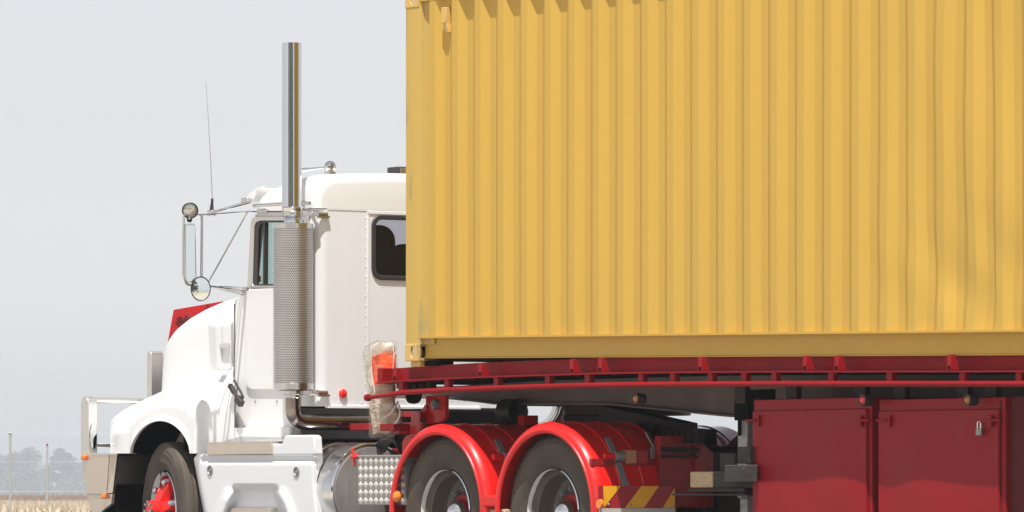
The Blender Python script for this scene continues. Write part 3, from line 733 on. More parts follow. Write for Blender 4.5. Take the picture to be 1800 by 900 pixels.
# ================================================================== WHEELS
def tyre_profile(R, wd):
    h = wd / 2
    P = [(.295, h * .62), (.305, h * .80), (.33, h * .93), (.365, h * .99), (.372, h * 1.0), (.378, h * .985), (.40, h * 1.0), (.43, h * .99), (.436, h * 1.0), (.442, h * .985),
         (.462, h * .965), (.468, h * .975), (.474, h * .95), (R - .022, h * .90), (R - .006, h * .82), (R, h * .70)]
    for g in (.45, .15, -.15, -.45):
        P += [(R, h * (g + .06)), (R - .010, h * (g + .045)), (R - .010, h * (g - .045)), (R, h * (g - .06))]
    return P + [(r, -a) for r, a in P[:16][::-1]]
def wheel(parent, c, yaw, kind, R=.52, wd=.285, lugs=True, name='wheel'):
    c = Vector(c); ax = Vector((math.sin(yaw), -math.cos(yaw), 0))   # axle direction pointing out toward the near side
    w = empty(name, c, parent)
    bm = NB(); revolve(bm, tyre_profile(R, wd), c - ax * wd / 2, ax, 72); obj('tyre', bm, 'rubber', w, smooth=28)
    if lugs:
        s, u = frame_of(ax); bm = NB(); N = 62
        for k in range(N):
            for side in (1, -1):
                t = 2 * math.pi * (k + (0.5 if side < 0 else 0)) / N; er = s * math.cos(t) + u * math.sin(t); et = -s * math.sin(t) + u * math.cos(t)
                cc = c - ax * wd / 2
                lo = []; hi = []
                for (da, dt) in ((.98, -1), (.98, 1), (.50, 1), (.50, -1)):
                    lo.append(cc + ax * side * wd / 2 * (da * .93) + et * dt * .0155 + er * (R - .035 if da > .9 else R - .004))
                    hi.append(cc + ax * side * wd / 2 * (da * .86 if da > .9 else da) + et * dt * .0135 + er * (R + .006))
                hexa(bm, lo, hi)
        obj('tread_lug', bm, 'tread', w, smooth=0, kind='stuff')
    if kind == 'drive':
        # deep dished rim
        bm = NB(); revolve(bm, [(.300, -.035), (.303, -.020), (.297, -.014), (.288, -.022), (.283, -.04)], c, ax, 64); obj('rim_lip', bm, 'chrome', w)
        bm = NB(); revolve(bm, [(.283, -.04), (.272, -.075), (.262, -.085), (.256, -.17), (.244, -.195), (.205, -.215), (.195, -.210), (.11, -.200), (.0, -.200)], c, ax, 64); obj('rim', bm, 'rim', w)
        s, u = frame_of(ax); bm = NB()
        for k in range(10):
            t = 2 * math.pi * k / 10 + .3; q = c + (s * math.cos(t) + u * math.sin(t)) * .168 - ax * .212
            tube(bm, [q, q + ax * .045], .017, 6); tube(bm, [q + ax * .04, q + ax * .062], .009, 8)
        obj('wheel_nut', bm, 'steel', w)
        bm = NB(); revolve(bm, [(.135, -.20), (.125, -.17), (.095, -.16), (.084, -.13), (.080, -.12)], c, ax, 32); obj('hub', bm, 'red_dull', w)
        bm = NB(); dome(bm, c - ax * .13, .084, ax, .085, 32, 7); obj('hub_cap', bm, 'chrome', w)
        bm = NB(); revolve(bm, tyre_profile(R, wd), c - ax * (wd / 2 + .33), ax, 60); obj('tyre', bm, 'rubber', w, smooth=28)
    else:
        bm = NB(); revolve(bm, [(.300, -.035), (.303, -.016), (.296, -.010), (.286, -.020), (.280, -.05), (.268, -.07), (.262, -.12), (.262, -.2)], c, ax, 64); obj('rim', bm, 'chrome', w)
        bm = NB(); revolve(bm, [(.262, -.14), (.24, -.15), (0, -.15)], c, ax, 40); obj('brake_drum', bm, 'red_dull', w)
        s, u = frame_of(ax); bm = NB()
        for k in range(6):
            t = 2 * math.pi * k / 6 + .25 + math.pi / 6; d = s * math.cos(t) + u * math.sin(t); e = -s * math.sin(t) + u * math.cos(t)
            hexa(bm, [c + d * .04 - e * .055 - ax * .03, c + d * .04 + e * .055 - ax * .03, c + d * .04 + e * .05 + ax * .06, c + d * .04 - e * .05 + ax * .06],
                 [c + d * .255 - e * .04 - ax * .09, c + d * .255 + e * .04 - ax * .09, c + d * .25 + e * .026 - ax * .035, c + d * .25 - e * .026 - ax * .035])
        obj('spoke_hub', bm, 'red', w, bevel=.008)
        for k in range(6):
            t = 2 * math.pi * k / 6 + .25 + math.pi / 6; q = c + (s * math.cos(t) + u * math.sin(t)) * .222 - ax * .03
            bm = NB(); tube(bm, [q - ax * .03, q + ax * .03], .026, 8); dome(bm, q + ax * .03, .026, ax, .02); obj('wheel_nut', bm, 'chrome', w)
        bm = NB(); revolve(bm, [(.085, 0), (.085, .08), (.07, .10), (0, .105)], c, ax, 32); obj('hub_cap', bm, 'red', w)
        bm = NB()
        for k in range(8):
            t = 2 * math.pi * k / 8; q = c + (s * math.cos(t) + u * math.sin(t)) * .07 + ax * .08; tube(bm, [q, q + ax * .035], .010, 6)
        obj('stud', bm, 'chrome', w)
    return w

# ================================================================== TRUCK
tk = empty('tractor_truck', (-2.5, CW / 2, 0)); tag(tk, 'white conventional prime mover with chrome exhaust stack and bright red mudguards, coupled to the trailer', 'truck')
YC = .30
YW = .03
xD1 = W(779, 900, YW).x; xD2 = W(968, 900, YW).x
cf = W(284, 900, .10)
wheel(tk, (xD1, YW, .52), 0, 'drive'); wheel(tk, (xD2, YW, .52), 0, 'drive')
wheel(tk, (cf.x, .10, .52), math.radians(-12.5), 'steer', lugs=False)
# far side wheels (mirrored placing)
for x in (xD1, xD2): wheel(tk, (x, CW - YW, .52), math.pi, 'drive', lugs=False)
wheel(tk, (cf.x, CW - .10, .52), math.pi + math.radians(-12.5), 'steer', lugs=False)
# trailer wheels further back
for k in range(3): wheel(tr, (8.0 + k * 1.25, .03, .52), 0, 'drive', lugs=False); wheel(tr, (8.0 + k * 1.25, CW - .03, .52), math.pi, 'drive', lugs=False)
bm = NB()
for k in range(3): tube(bm, [(8.0 + k * 1.25, .3, .52), (8.0 + k * 1.25, CW - .3, .52)], .065, 12)
obj('axle', bm, 'black', tr)
# chassis
for y in (.78, CW - .86):
    bm = NB(); box(bm, -5.5, 1.05, y, y + .08, .72, .98); obj('chassis_rail', bm, 'red_dull', tk, bevel=.006)
for x in (xD1, xD2):
    bm = NB(); tube(bm, [(x, .36, .52), (x, CW - .36, .52)], .09, 14); revolve(bm, [(0, -.2), (.16, -.16), (.22, 0), (.16, .16), (0, .2)], (x, CW / 2, .55), (1, 0, 0), 20); obj('drive_axle', bm, 'greasy', tk)
bm = NB(); box(bm, -5.35, -3.9, .66, CW - .66, .35, 1.5); obj('engine', bm, 'black', tk, bevel=.02)
bm = NB(); tube(bm, [(cf.x, .2, .5), (cf.x, CW - .2, .5)], .06, 10); obj('front_axle', bm, 'greasy', tk)
bm = NB(); box(bm, -3.9, 1.0, .88, CW - .88, .45, .95); obj('gearbox', bm, 'greasy', tk, bevel=.02)
# fifth wheel: plate, ramps, pedestal
bm = NB(); zf = 1.198
revolve(bm, [(0, 0), (.45, 0), (.45, .066), (0, .066)], (-.35, CW / 2, zf), (0, 0, 1), 32); fw = obj('fifth_wheel', bm, 'greasy', tk)
bm = NB(); hexa(bm, [(-.1, .80, 1.0), (-.1, .98, 1.0), (-.1, .98, 1.26), (-.1, .80, 1.26)], [(.84, .80, 1.02), (.84, .95, 1.02), (.84, .95, 1.13), (.84, .80, 1.13)]); obj('ramp', bm, 'greasy', fw)
bm = NB(); box(bm, -.75, .15, .80, CW - .80, .985, 1.10); box(bm, -.6, .1, .85, .95, 1.0, 1.197); obj('pedestal', bm, 'greasy', fw, bevel=.01)
bm = NB(); rnd = random.Random(4)
for k in range(16): 
    xx = .0 + k * .075; box(bm, xx, xx + .055, .70, .76, .99, 1.06 + rnd.random() * .12 * (1 - k / 20))
obj('brake_plumbing', bm, 'greasy', tk, smooth=0)
# rear cross member with cut corner
A = [(1160, 766), (1222, 766), (1254, 797), (1254, 892), (1160, 892)]
XR2 = 1.02
bm = NB(); plate(bm, [WX(p, q, XR2) for p, q in A], [], (-.06, 0, 0)); obj('rear_cross_member', bm, 'red_dull', tk, bevel=.004)
bm = NB(); beam(bm, WX(1165, 790, XR2 + .02), WX(1228, 792, XR2 + .02), .03, .035); beam(bm, WX(1165, 802, XR2 + .02), WX(1225, 803, XR2 + .02), .03, .02); obj('tail_bar', bm, 'greasy', tk)
bm = NB(); box(bm, .95, 1.45, 1.0, 2.1, .25, .72); obj('air_tank_group', bm, 'greasy', tk, bevel=.05)

# ---- mudguards
def guard(cx, y0, y1, R=.615, a0=-4, a1=184, m='red', name='mudguard', sg=1):
    bm = NB(); n = 44; secs2 = []
    cz = .52
    for k in range(n + 1):
        t = math.radians(a0 + (a1 - a0) * k / n); c, s = math.cos(t), math.sin(t)
        # cross section from the lip's inner edge round over the top and across
        prof = [(R - .078, y0 + sg * .010), (R - .074, y0), (R - .055, y0 - sg * .006), (R - .050, y0 + sg * .004), (R - .020, y0 + sg * .008), (R - .006, y0 + sg * .024), (R, y0 + sg * .05), (R + .003, y0 + sg * .06), (R + .003, y0 + sg * .075), (R, y0 + sg * .085)]
        for f in (.33, .62, .97):
            yy = y0 + (y1 - y0) * f; prof += [(R, yy - sg * .014), (R + .007, yy - sg * .006), (R + .007, yy + sg * .004), (R, yy + sg * .012)]
        prof += [(R - .06, y1), (R - .064, y1 - sg * .008), (R - .010, y1 - sg * .02), (R - .010, y0 + sg * .06), (R - .022, y0 + sg * .03), (R - .04, y0 + sg * .018), (R - .072, y0 + sg * .018)]
        secs2.append([(cx + c * r, y, cz + s * r) for r, y in prof])
    loft(bm, secs2); return obj(name, bm, m, tk, smooth=40)
gm = []
for i, x in enumerate((xD1 + .004, xD2 + .012)):
    g = guard(x, -.035, .63); gm.append(g)
    # bracket, spigot, lens parts
    # bolt-on clamp hinge bracket at the back
    t = math.radians(40); px = 878 if i == 0 else 1068
    R = .62; q = Vector((x + math.cos(math.radians(36)) * R, .20, .52 + math.sin(math.radians(36)) * R))
    tt = Vector((math.sin(math.radians(36)), 0, -math.cos(math.radians(36)))); nn = Vector((math.cos(math.radians(36)), 0, math.sin(math.radians(36))))
    bm = NB(); beam(bm, q - tt * .17 + nn * .006, q - tt * .02 + nn * .010, .05, .008, nn); beam(bm, q + tt * .02 + nn * .010, q + tt * .22 + nn * -.012, .05, .008, nn)
    tube(bm, [q + Vector((0, -.035, 0)) + nn * .03, q + Vector((0, .045, 0)) + nn * .03], .034, 14)
    obj('guard_bracket', bm, 'steel', g, bevel=.002)
    bm = NB(); tube(bm, [q + Vector((0, -.12, 0)) + nn * .03, q + Vector((0, -.034, 0)) + nn * .03], .026, 14, caps=False); tube(bm, [q + Vector((0, -.112, 0)) + nn * .03, q + Vector((0, -.04, 0)) + nn * .03], .018, 14); tube(bm, [q + Vector((0, -.121, 0)) + nn * .03, q + Vector((0, -.11, 0)) + nn * .03], .032, 14, caps=False)
    obj('guard_spigot', bm, 'red', g)
for i, x in enumerate((xD1 + .004, xD2 + .012)):
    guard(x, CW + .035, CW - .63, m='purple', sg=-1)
# joint piece between the near guards, reflectors
xm = (xD1 + xD2) / 2
bm = NB(); box(bm, xD1 + .56, xD2 - .555, -.03, .02, .56, .64); obj('guard_joint', bm, 'red', tk, bevel=.012)
bm = NB(); box(bm, xD1 + .50, xD2 - .5, .0, .3, .40, .545); obj('step_block', bm, 'wood', tk, bevel=.01)
q = W(695, 873, -.04); bm = NB(); revolve(bm, [(0, .0), (.036, 0), (.040, .012), (.040, .02), (0, .02)], q, (0, 1, 0), 20); dome(bm, q + Vector((0, -.001, 0)), .030, (0, -1, 0), .012, 20); obj('side_reflector', bm, 'orange', tk)
q = W(1052, 886, -.045); bm = NB(); revolve(bm, [(0, 0), (.030, 0), (.034, .02), (0, .02)], q, (0, 1, 0), 20); obj('side_reflector', bm, 'orange', tk, label='worn reddish round reflector')
# chevron board
xg = xD2 + .012 + .625
B0, B1 = -.03, .60
zt, zb2, zb3 = W(1065, 854, -.03).z, W(1065, 893, -.03).z, W(1065, 899, -.03).z - .03
bm = NB(); box(bm, xg - .008, xg, B0, B1, zb2, zt); brd = obj('chevron_board', bm, 'stripe_red', tk)
ybs = lambda px, py: WX(px, py, xg + .002)
for poly in ([(1060, 854), (1091, 854), (1062, 892)], [(1127, 854), (1158, 854), (1132, 893), (1099, 893)], [(1192, 858), (1192, 893), (1165, 893)]):
    bm = NB(); L = []
    for p in poly:
        v = ybs(*p); v.y = min(max(v.y, B0 + .002), B1 - .002); v.z = min(max(v.z, zb2 + .001), zt - .001); L.append(v)
    plate(bm, L, [], (.0015, 0, 0)); obj('orange_stripe', bm, 'stripe_orange', brd, smooth=0)
for px in (1070, 1109, 1186):
    bm = NB(); dome(bm, WX(px, 887, xg + .003), .010, (1, 0, 0), .006); obj('board_screw', bm, 'steel', brd)
bm = NB(); box(bm, xg - .012, xg + .003, B0 + .01, B1, zb3 - .25, zb2 - .002); obj('mud_flap', bm, 'pale', tk)
# tail lamp on the guard back
q = WX(1112, 803, xg - .11); bm = NB(); t = Vector((.0, .11, 0))
box(bm, q.x - .02, q.x + .03, q.y - .075, q.y + .015, q.z - .047, q.z + .047); o = obj('tail_lamp', bm, 'amber', tk, bevel=.006, label='amber rectangular rear lamp')
bm = NB(); box(bm, q.x - .02, q.x + .028, q.y + .02, q.y + .11, q.z - .045, q.z + .045); obj('lens', bm, 'stripe_red', o, bevel=.006)
q = WX(1153, 802, xg - .11); bm = NB(); box(bm, q.x, q.x + .015, q.y - .05, q.y + .04, q.z - .06, q.z + .06); beam(bm, q + Vector((0, .0, .05)), q + Vector((-.06, -.03, .16)), .05, .01); beam(bm, q + Vector((0, .01, -.06)), q + Vector((.02, .01, -.12)), .05, .01)
dome(bm, q + Vector((.015, -.0, 0)), .014, (1, 0, 0), .01); obj('lamp_bracket', bm, 'steel', tk, bevel=.002)
bm = NB(); box(bm, xg - .12, xg - .09, -.02, .55, .84, .885); obj('lamp_bar', bm, 'red_dull', tk)

# ---- fuel tank
TX = W(655, 860, .42).x; TR = .355
tc = Vector((TX, .42, W(655, 865, .42).z))
bm = NB(); revolve(bm, [(0, .0), (.20, .002), (TR - .03, -.004), (TR - .008, -.006), (TR, -.014), (TR, -.52), (0, -.52)], tc, (1, 0, 0), 72); ft = obj('fuel_tank', bm, 'alu', tk, smooth=30)
bm = NB(); revolve(bm, [(TR - .022, -.003), (TR - .010, .004), (TR + .001, -.002), (TR + .003, -.012)], tc, (1, 0, 0), 72); obj('end_rim', bm, 'chrome', ft)
bm = NB(); revolve(bm, [(0, .012), (.19, .010), (.22, .004), (TR - .03, .002), (TR - .024, -.01), (0, -.01)], tc, (1, 0, 0), 60); obj('tank_end', bm, 'tank_end', ft)
for xx in (-.22, -.43): bm = NB(); revolve(bm, [(TR + .001, xx - .022), (TR + .006, xx - .02), (TR + .006, xx + .02), (TR + .001, xx + .022)], tc, (1, 0, 0), 72); obj('tank_strap', bm, 'seal' if xx > -.3 else 'alu', ft)
bm = NB(); revolve(bm, [(0, .0), (TR, -.014), (TR, -1.0), (0, -1.0)], Vector((TX, CW - .42, tc.z)), (1, 0, 0), 48); obj('fuel_tank', bm, 'alu', tk)
# valve tap
q = W(622, 803, .14); bm = NB(); tube(bm, [q, q + Vector((.05, 0, 0))], .016, 10); beam(bm, q + Vector((-.02, 0, .065)), q + Vector((.01, 0, -.065)), .012, .024); beam(bm, q + Vector((-.04, 0, 0)), q + Vector((.06, 0, .015)), .014, .02); obj('drain_tap', bm, 'red', tk, bevel=.003)
# tread plate box in front of the rear guard
x0, x1 = W(629, 850, .02).x, W(712, 850, .02).x; z1, z0 = W(629, 802.5, .02).z, W(629, 887.5, .02).z
bm = NB(); box(bm, x0, x1, .02, .16, z0, z1); pb = obj('tread_plate_box', bm, 'plate_base', tk, bevel=.003)
bm = NB(); nx, nz = 9, 6; dx = (x1 - x0 - .006) / nx; dz = (z1 - z0 - .008) / nz
for j in range(nz):
    for i in range(nx):
        cxx = x0 + .003 + (i + .5) * dx; czz = z0 + .004 + (j + .5) * dz; a = dx * .49; b = dz * .49
        v = [bm.verts.new((p, .0195, r)) for p, r in ((cxx - a, czz), (cxx, czz - b), (cxx + a, czz), (cxx, czz + b))]; t = bm.verts.new((cxx, .0125, czz))
        for k in range(4): bm.faces.new([v[k], v[(k + 1) % 4], t])
obj('raised_diamond', bm, 'plate_high', pb, smooth=0, kind='stuff')
bm = NB(); tube(bm, [(x0, .016, z1 + .003), (x1, .016, z1 + .003)], .006, 8); obj('box_edge', bm, 'alu_matt', pb)

# ---- cab
zs = W(500, 371, YC).z           # roof seam height
zb = W(560, 714, YC).z           # lower edge of the cab
zl = W(470, 771, YC).z
XR = W(567, 500, YC + .05).x
def side(px, py): return W(px, py, YC)
outer = [side(*p) for p in ((412, 771), (520, 771), (520, 714))] + [Vector((XR - .09, YC, zb)), Vector((XR - .09, YC, zs)), side(460, 371), side(449, 378), side(437, 470), side(436, 505), side(428, 515), side(412, 528)]
hole = [side(*p) for p in ((446, 500), (448, 440), (451, 396), (454, 390), (461, 387), (532, 387), (537, 391), (538, 398), (538, 495), (535, 500), (530, 503), (449, 503))]
bm = NB(); plate(bm, outer, [hole], (0, .045, 0)); obj('cab_side', bm, 'white', tk, smooth=30, bevel=.003)
def mir(P): return [Vector((p.x, CW - p.y, p.z)) for p in P]
bm = NB(); plate(bm, mir(outer), [mir(hole)], (0, -.045, 0)); obj('cab_side', bm, 'white', tk, smooth=30)
# door skin standing proud
dsk = [side(*p) for p in ((437, 512), (441, 508), (476, 506), (545, 506), (545, 686), (445, 686), (438, 681), (435, 672), (434, 560))]
bm = NB(); plate(bm, dsk, [], (0, -.018, 0)); obj('door', bm, 'white', tk, smooth=30, bevel=.012, seg=3)
# window frame and glass
fr_o = [side(*p) for p in ((438, 506), (444, 392), (448, 383), (457, 380), (545, 380), (545, 506))]
fr_i = [side(*p) for p in ((447, 500), (450, 398), (453, 391), (460, 388), (537, 388), (537, 502), (450, 502))]
bm = NB(); plate(bm, fr_o, [fr_i], (0, -.020, 0)); wf = obj('side_window', bm, 'alu_matt', tk, smooth=30, bevel=.006)
fr_i2 = [side(*p) for p in ((454, 499), (457, 402), (460, 394), (466, 391), (536, 391), (536, 500))]
bm = NB(); plate(bm, [p + Vector((0, .008, 0)) for p in fr_i], [[p + Vector((0, .008, 0)) for p in fr_i2]], (0, -.02, 0)); obj('window_seal', bm, 'seal', wf)
bm = NB(); plate(bm, [p + Vector((0, .015, 0)) for p in fr_i], [], (0, .004, 0)); obj('window_glass', bm, 'glass_teal', wf, smooth=0)
bm = NB(); a, b = side(467, 388), side(466, 502); beam(bm, a + Vector((0, .002, 0)), b + Vector((0, .002, 0)), .034, .02, (1, 0, 0)); obj('vent_bar', bm, 'seal', wf)
bm = NB(); plate(bm, [p - Vector((0, .015, 0)) for p in mir(fr_i)], [], (0, -.004, 0)); obj('window_glass', bm, 'glass_clear', tk, smooth=0)
# rounded back corners
for sg, y0 in ((1, YC), (-1, CW - YC)):
    bm = NB(); lo = []; hi = []; n = 8; r = .09
    for k in range(n + 1):
        t = math.pi / 2 * k / n; lo.append((XR - r + r * math.sin(t), y0 + sg * (r - r * math.cos(t))))
    inner = [(XR - .045, y0 + sg * .09), (XR - .09, y0 + sg * .045)]
    L = lo + inner
    hexa(bm, [(x, y, zb) for x, y in L], [(x, y, zs) for x, y in L]); obj('cab_corner', bm, 'white_panel', tk, smooth=50)
# rear wall with window
def rear(px, py): return WX(px, py, XR)
y0w, y1w = YC + .09, CW - YC - .09
wy0 = rear(655, 430).y; wz1 = rear(655, 380).z; wz0 = rear(655, 489).z; wy1 = CW - wy0
outer = [Vector((XR, y0w, zb)), Vector((XR, y1w, zb)), Vector((XR, y1w, zs)), Vector((XR, y0w, zs))]
hole = [Vector((XR, a, b)) for a, b in rrect(wy0, wy1, wz0, wz1, .075)]
bm = NB(); plate(bm, outer, [hole], (-.045, 0, 0)); obj('cab_rear_wall', bm, 'white_panel', tk, smooth=30)
hole_o = [Vector((XR + .014, a, b)) for a, b in rrect(wy0 - .012, wy1 + .012, wz0 - .012, wz1 + .012, .085)]
hole_i = [Vector((XR + .014, a, b)) for a, b in rrect(wy0 + .022, wy1 - .022, wz0 + .022, wz1 - .022, .06)]
bm = NB(); plate(bm, hole_o, [hole_i], (-.04, 0, 0)); rw = obj('rear_window', bm, 'seal', tk, bevel=.006)
bm = NB(); plate(bm, [Vector((XR - .01, p.y, p.z)) for p in hole_i], [], (-.004, 0, 0)); obj('window_glass', bm, 'glass_grey', rw, smooth=0)
# lower trim below the rear wall and seam strips
bm = NB(); box(bm, XR - .03, XR + .012, y0w, y0w + 1.35, zb - .012, zb + .004); obj('sill_strip', bm, 'white_panel', tk)
bm = NB(); box(bm, XR - .001, XR + .006, rear(645, 400).y, y1w, zs - .025, zs - .006); box(bm, XR - .05, XR + .003, y0w, y1w, zs - .006, zs + .003); obj('seam_strip', bm, 'white_panel', tk)
bm = NB(); yv = rear(645, 500).y; box(bm, XR + .0005, XR + .004, yv, yv + .02, zb, zs - .006); obj('panel_joint', bm, 'white_panel', tk, bevel=.002)
# rivets
bm = NB()
def rivet(px, py): dome(bm, rear(px, py), .0052, (1, 0, 0), .004, 8, 2)
for k in range(19): rivet(642.5, 383 + k * 17.2)
for k in range(9): rivet(642 + k * 14, 366.5); rivet(657 + k * 14, 366.8)
for k in range(6): rivet(673 + k * 15, 504)
for k in range(7): rivet(581 + k * 13.5, 707.5)
for k in range(16): rivet(668 + k * 12.5, 703 + k * .1)
for p in ((590, 697), (660, 697), (560, 706)): rivet(*p)
obj('rivets', bm, 'white_panel', tk, smooth=60, kind='stuff')
q = rear(602, 692); bm = NB(); revolve(bm, [(.033, 0), (.033, .012), (0, .012)], q, (1, 0, 0), 24); dome(bm, q + Vector((.0115, 0, 0)), .031, (1, 0, 0), .012, 24); obj('rear_marker_lamp', bm, 'redlens', tk)
# roof shell
topTab = [(443, 352), (447, 342), (455, 336), (470, 329), (497, 318), (520, 311), (535, 308), (560, 307)]
secs3 = []
pxs = [443, 445, 448, 455, 465, 480, 497, 515, 530, 540]
stations = [(W(p, 371, YC).x, W(p, ctab(topTab, p), YC + .10).z) for p in pxs] + [(XR - .05, W(560, 307, YC + .1).z - .002), (XR - .02, W(560, 307, YC + .1).z - .012), (XR - .004, W(560, 307, YC + .1).z - .035), (XR + .002, W(560, 307, YC + .1).z - .075)]
for i, (x, zt) in enumerate(stations):
    ins = .0 if i < len(stations) - 3 else (.012, .03, .05)[i - len(stations) + 3]
    ins += (.06, .04, .02)[i] if i < 3 else 0
    yl, yr = YC + ins, CW - YC - ins; h = max(zt - zs, .03); r = min(.13, h * .8)
    L = [(yl, zs + .004)]
    for k in range(7):
        t = math.pi / 2 * k / 6; L.append((yl + r * (1 - math.cos(t)) + .015 * k / 6 + .02 * (h - r), zt - r + r * math.sin(t)))
    for k in range(1, 6): f = k / 6; L.append((yl + r + .02 + (yr - yl - 2 * r - .04) * f, zt + .03 * math.sin(math.pi * f)))
    for k in range(7):
        t = math.pi / 2 * (1 - k / 6); L.append((yr - (r * (1 - math.cos(t)) + .015 * (1 - k / 6) + .02 * (h - r)), zt - r + r * math.sin(t)))
    L.append((yr, zs + .004))
    secs3.append([(x, y, z) for y, z in L])
bm = NB(); loft(bm, secs3); obj('roof', bm, 'white', tk, smooth=50)
bm = NB(); beam(bm, side(444, 372) - Vector((0, .004, 0)), side(560, 372) - Vector((0, .004, 0)), .012, .008); obj('roof_gutter', bm, 'seal', tk)
bm = NB(); tube(bm, [W(446, 361.5, YC - .03), W(500, 358, YC - .03), W(545, 357, YC - .02)], .013, 8); obj('grab_rail', bm, 'alu', tk)
bm = NB(); box(bm, W(457, 370, YC).x, W(473, 370, YC).x, YC - .03, YC - .001, zs - .005, zs + .03); obj('rail_foot', bm, 'alu', tk, bevel=.006)
# sun visor over the windscreen
v0, v1 = W(431, 354, YC + .05), W(449, 330, YC + .05)
bm = NB(); L = [W(p, q, YC + .02) for p, q in ((431, 354), (438, 341), (450, 330), (463, 327), (452, 334), (447, 350))]
plate(bm, L, [], (0, .02, 0)); plate(bm, mir(L), [], (0, -.02, 0))
hexa(bm, [L[0] + Vector((0, .02, 0)), L[0] + Vector((.02, .02, .01)), L[2] + Vector((.01, .02, -.01)), L[2] + Vector((0, .02, 0))], [Vector((p.x, CW - YC - .04, p.z)) for p in (L[0], L[0] + Vector((.02, 0, .01)), L[2] + Vector((.01, 0, -.01)), L[2])])
obj('sun_visor', bm, 'white', tk, smooth=40)
# windscreen, pillars, cowl
A0, A1 = side(437, 505), side(449, 376)
bm = NB(); hexa(bm, [A0 + Vector((0, 0, -.02)), A0 + Vector((.05, 0, -.02)), A0 + Vector((.05, .05, -.02)), A0 + Vector((0, .05, -.02))], [A1, A1 + Vector((.05, 0, 0)), A1 + Vector((.05, .05, 0)), A1 + Vector((0, .05, 0))])
m0 = [Vector((p.x, CW - p.y, p.z)) for p in (A0, A0 + Vector((.05, 0, 0)), A0 + Vector((.05, .05, 0)), A0 + Vector((0, .05, 0)))]
m1 = [Vector((p.x, CW - p.y, p.z)) for p in (A1, A1 + Vector((.05, 0, 0)), A1 + Vector((.05, .05, 0)), A1 + Vector((0, .05, 0)))]
hexa(bm, m0, m1); obj('windscreen_pillar', bm, 'white', tk)
bm = NB(); hexa(bm, [A0 + Vector((.01, .052, 0)), Vector((A0.x + .01, CW - YC - .052, A0.z)), Vector((A1.x + .01, CW - YC - .052, A1.z)), A1 + Vector((.01, .052, 0))],
                [A0 + Vector((.016, .052, 0)), Vector((A0.x + .016, CW - YC - .052, A0.z)), Vector((A1.x + .016, CW - YC - .052, A1.z)), A1 + Vector((.016, .052, 0))]); obj('windscreen', bm, 'glass_clear', tk, smooth=0)
xh = W(412, 600, YC).x
bm = NB(); box(bm, xh, A0.x + .1, YC + .046, CW - YC - .046, zl, A0.z - .03); obj('cowl', bm, 'white', tk, bevel=.01)
bm = NB(); box(bm, A0.x + .11, XR - .06, YC + .05, CW - YC - .05, zb, zb + .05); obj('cab_floor', bm, 'interior', tk)
bm = NB(); box(bm, A0.x + .06, A0.x + .32, YC + .06, CW - YC - .06, A0.z - .28, A0.z - .01); obj('dashboard', bm, 'interior', tk, bevel=.04)
# lining inside cab (dark)
bm = NB(); box(bm, A1.x + .08, XR - .05, YC + .05, CW - YC - .05, zs - .012, zs + .002); obj('headlining', bm, 'interior', tk)
# seats
sx = XR - .42
for (pa, pb, pt) in ((632, 689, 397), (687, 745, 428)):
    ya, yb, zt9 = WX(pa, 450, sx + .1).y, WX(pb, 450, sx + .1).y, WX(690, pt, sx + .1).z; bm = NB()
    P = rrect(ya, yb, zb + .25, zt9, (yb - ya) * .42, 7)
    hexa(bm, [(sx + .04, a, b) for a, b in P], [(sx + .16, a, b) for a, b in P])
    st = obj('seat', bm, 'interior', tk, bevel=.02, smooth=50)
bm = NB(); c = Vector((A0.x + .52, .72, A0.z - .02)); s_, u_ = frame_of(Vector((.5, 0, .8)))
tube(bm, [c + (s_ * math.cos(t) + u_ * math.sin(t)) * .21 for t in [2 * math.pi * k / 28 for k in range(29)]], .014, 8); obj('steering_wheel', bm, 'interior', tk)
# stickers on the inside of the quarter light
bm = NB(); q = W(455, 490, YC + .02); plate(bm, [q + Vector((a, 0, b)) for a, b in ((-.025, -.02), (.03, -.025), (.025, .02), (-.02, .025))], [], (0, .003, 0)); obj('window_sticker', bm, 'stripe_orange', wf, smooth=0)
# roof fittings
q = W(580.5, 293.5, YC + .35); bm = NB(); hx_ = Vector((-1, 0, 0))
revolve(bm, [(0, .034), (.022, .032), (.03, .02), (.040, .012), (.046, -.006), (.040, -.026), (.024, -.034), (0, -.036)], q, (.9, -.42, 0), 28)
hn = obj('air_horn', bm, 'chrome', tk)
bm = NB(); e = W(532, 299, YC + .22); tube(bm, [q + Vector((-.03, 0, 0)), q.lerp(e, .6), e, e + (e - q).normalized() * .09], .01, 14, rs=[.006, .010, .016, .038]); obj('trumpet', bm, 'chrome', hn)
bm = NB(); box(bm, q.x - .045, q.x + .03, q.y - .03, q.y + .03, q.z - .07, q.z - .035); obj('horn_foot', bm, 'alu', hn, bevel=.004)
zr = rear(702, 306).z
q = WX(707, 302, XR - .25); bm = NB(); box(bm, q.x - .1, q.x + .06, q.y - .07, q.y + .12, q.z - .045, q.z + .035); wl = obj('roof_lamp', bm, 'seal', tk, bevel=.008)
bm = NB(); box(bm, q.x + .055, q.x + .066, q.y - .058, q.y + .108, q.z - .035, q.z + .024); obj('lens', bm, 'chrome', wl, bevel=.003)

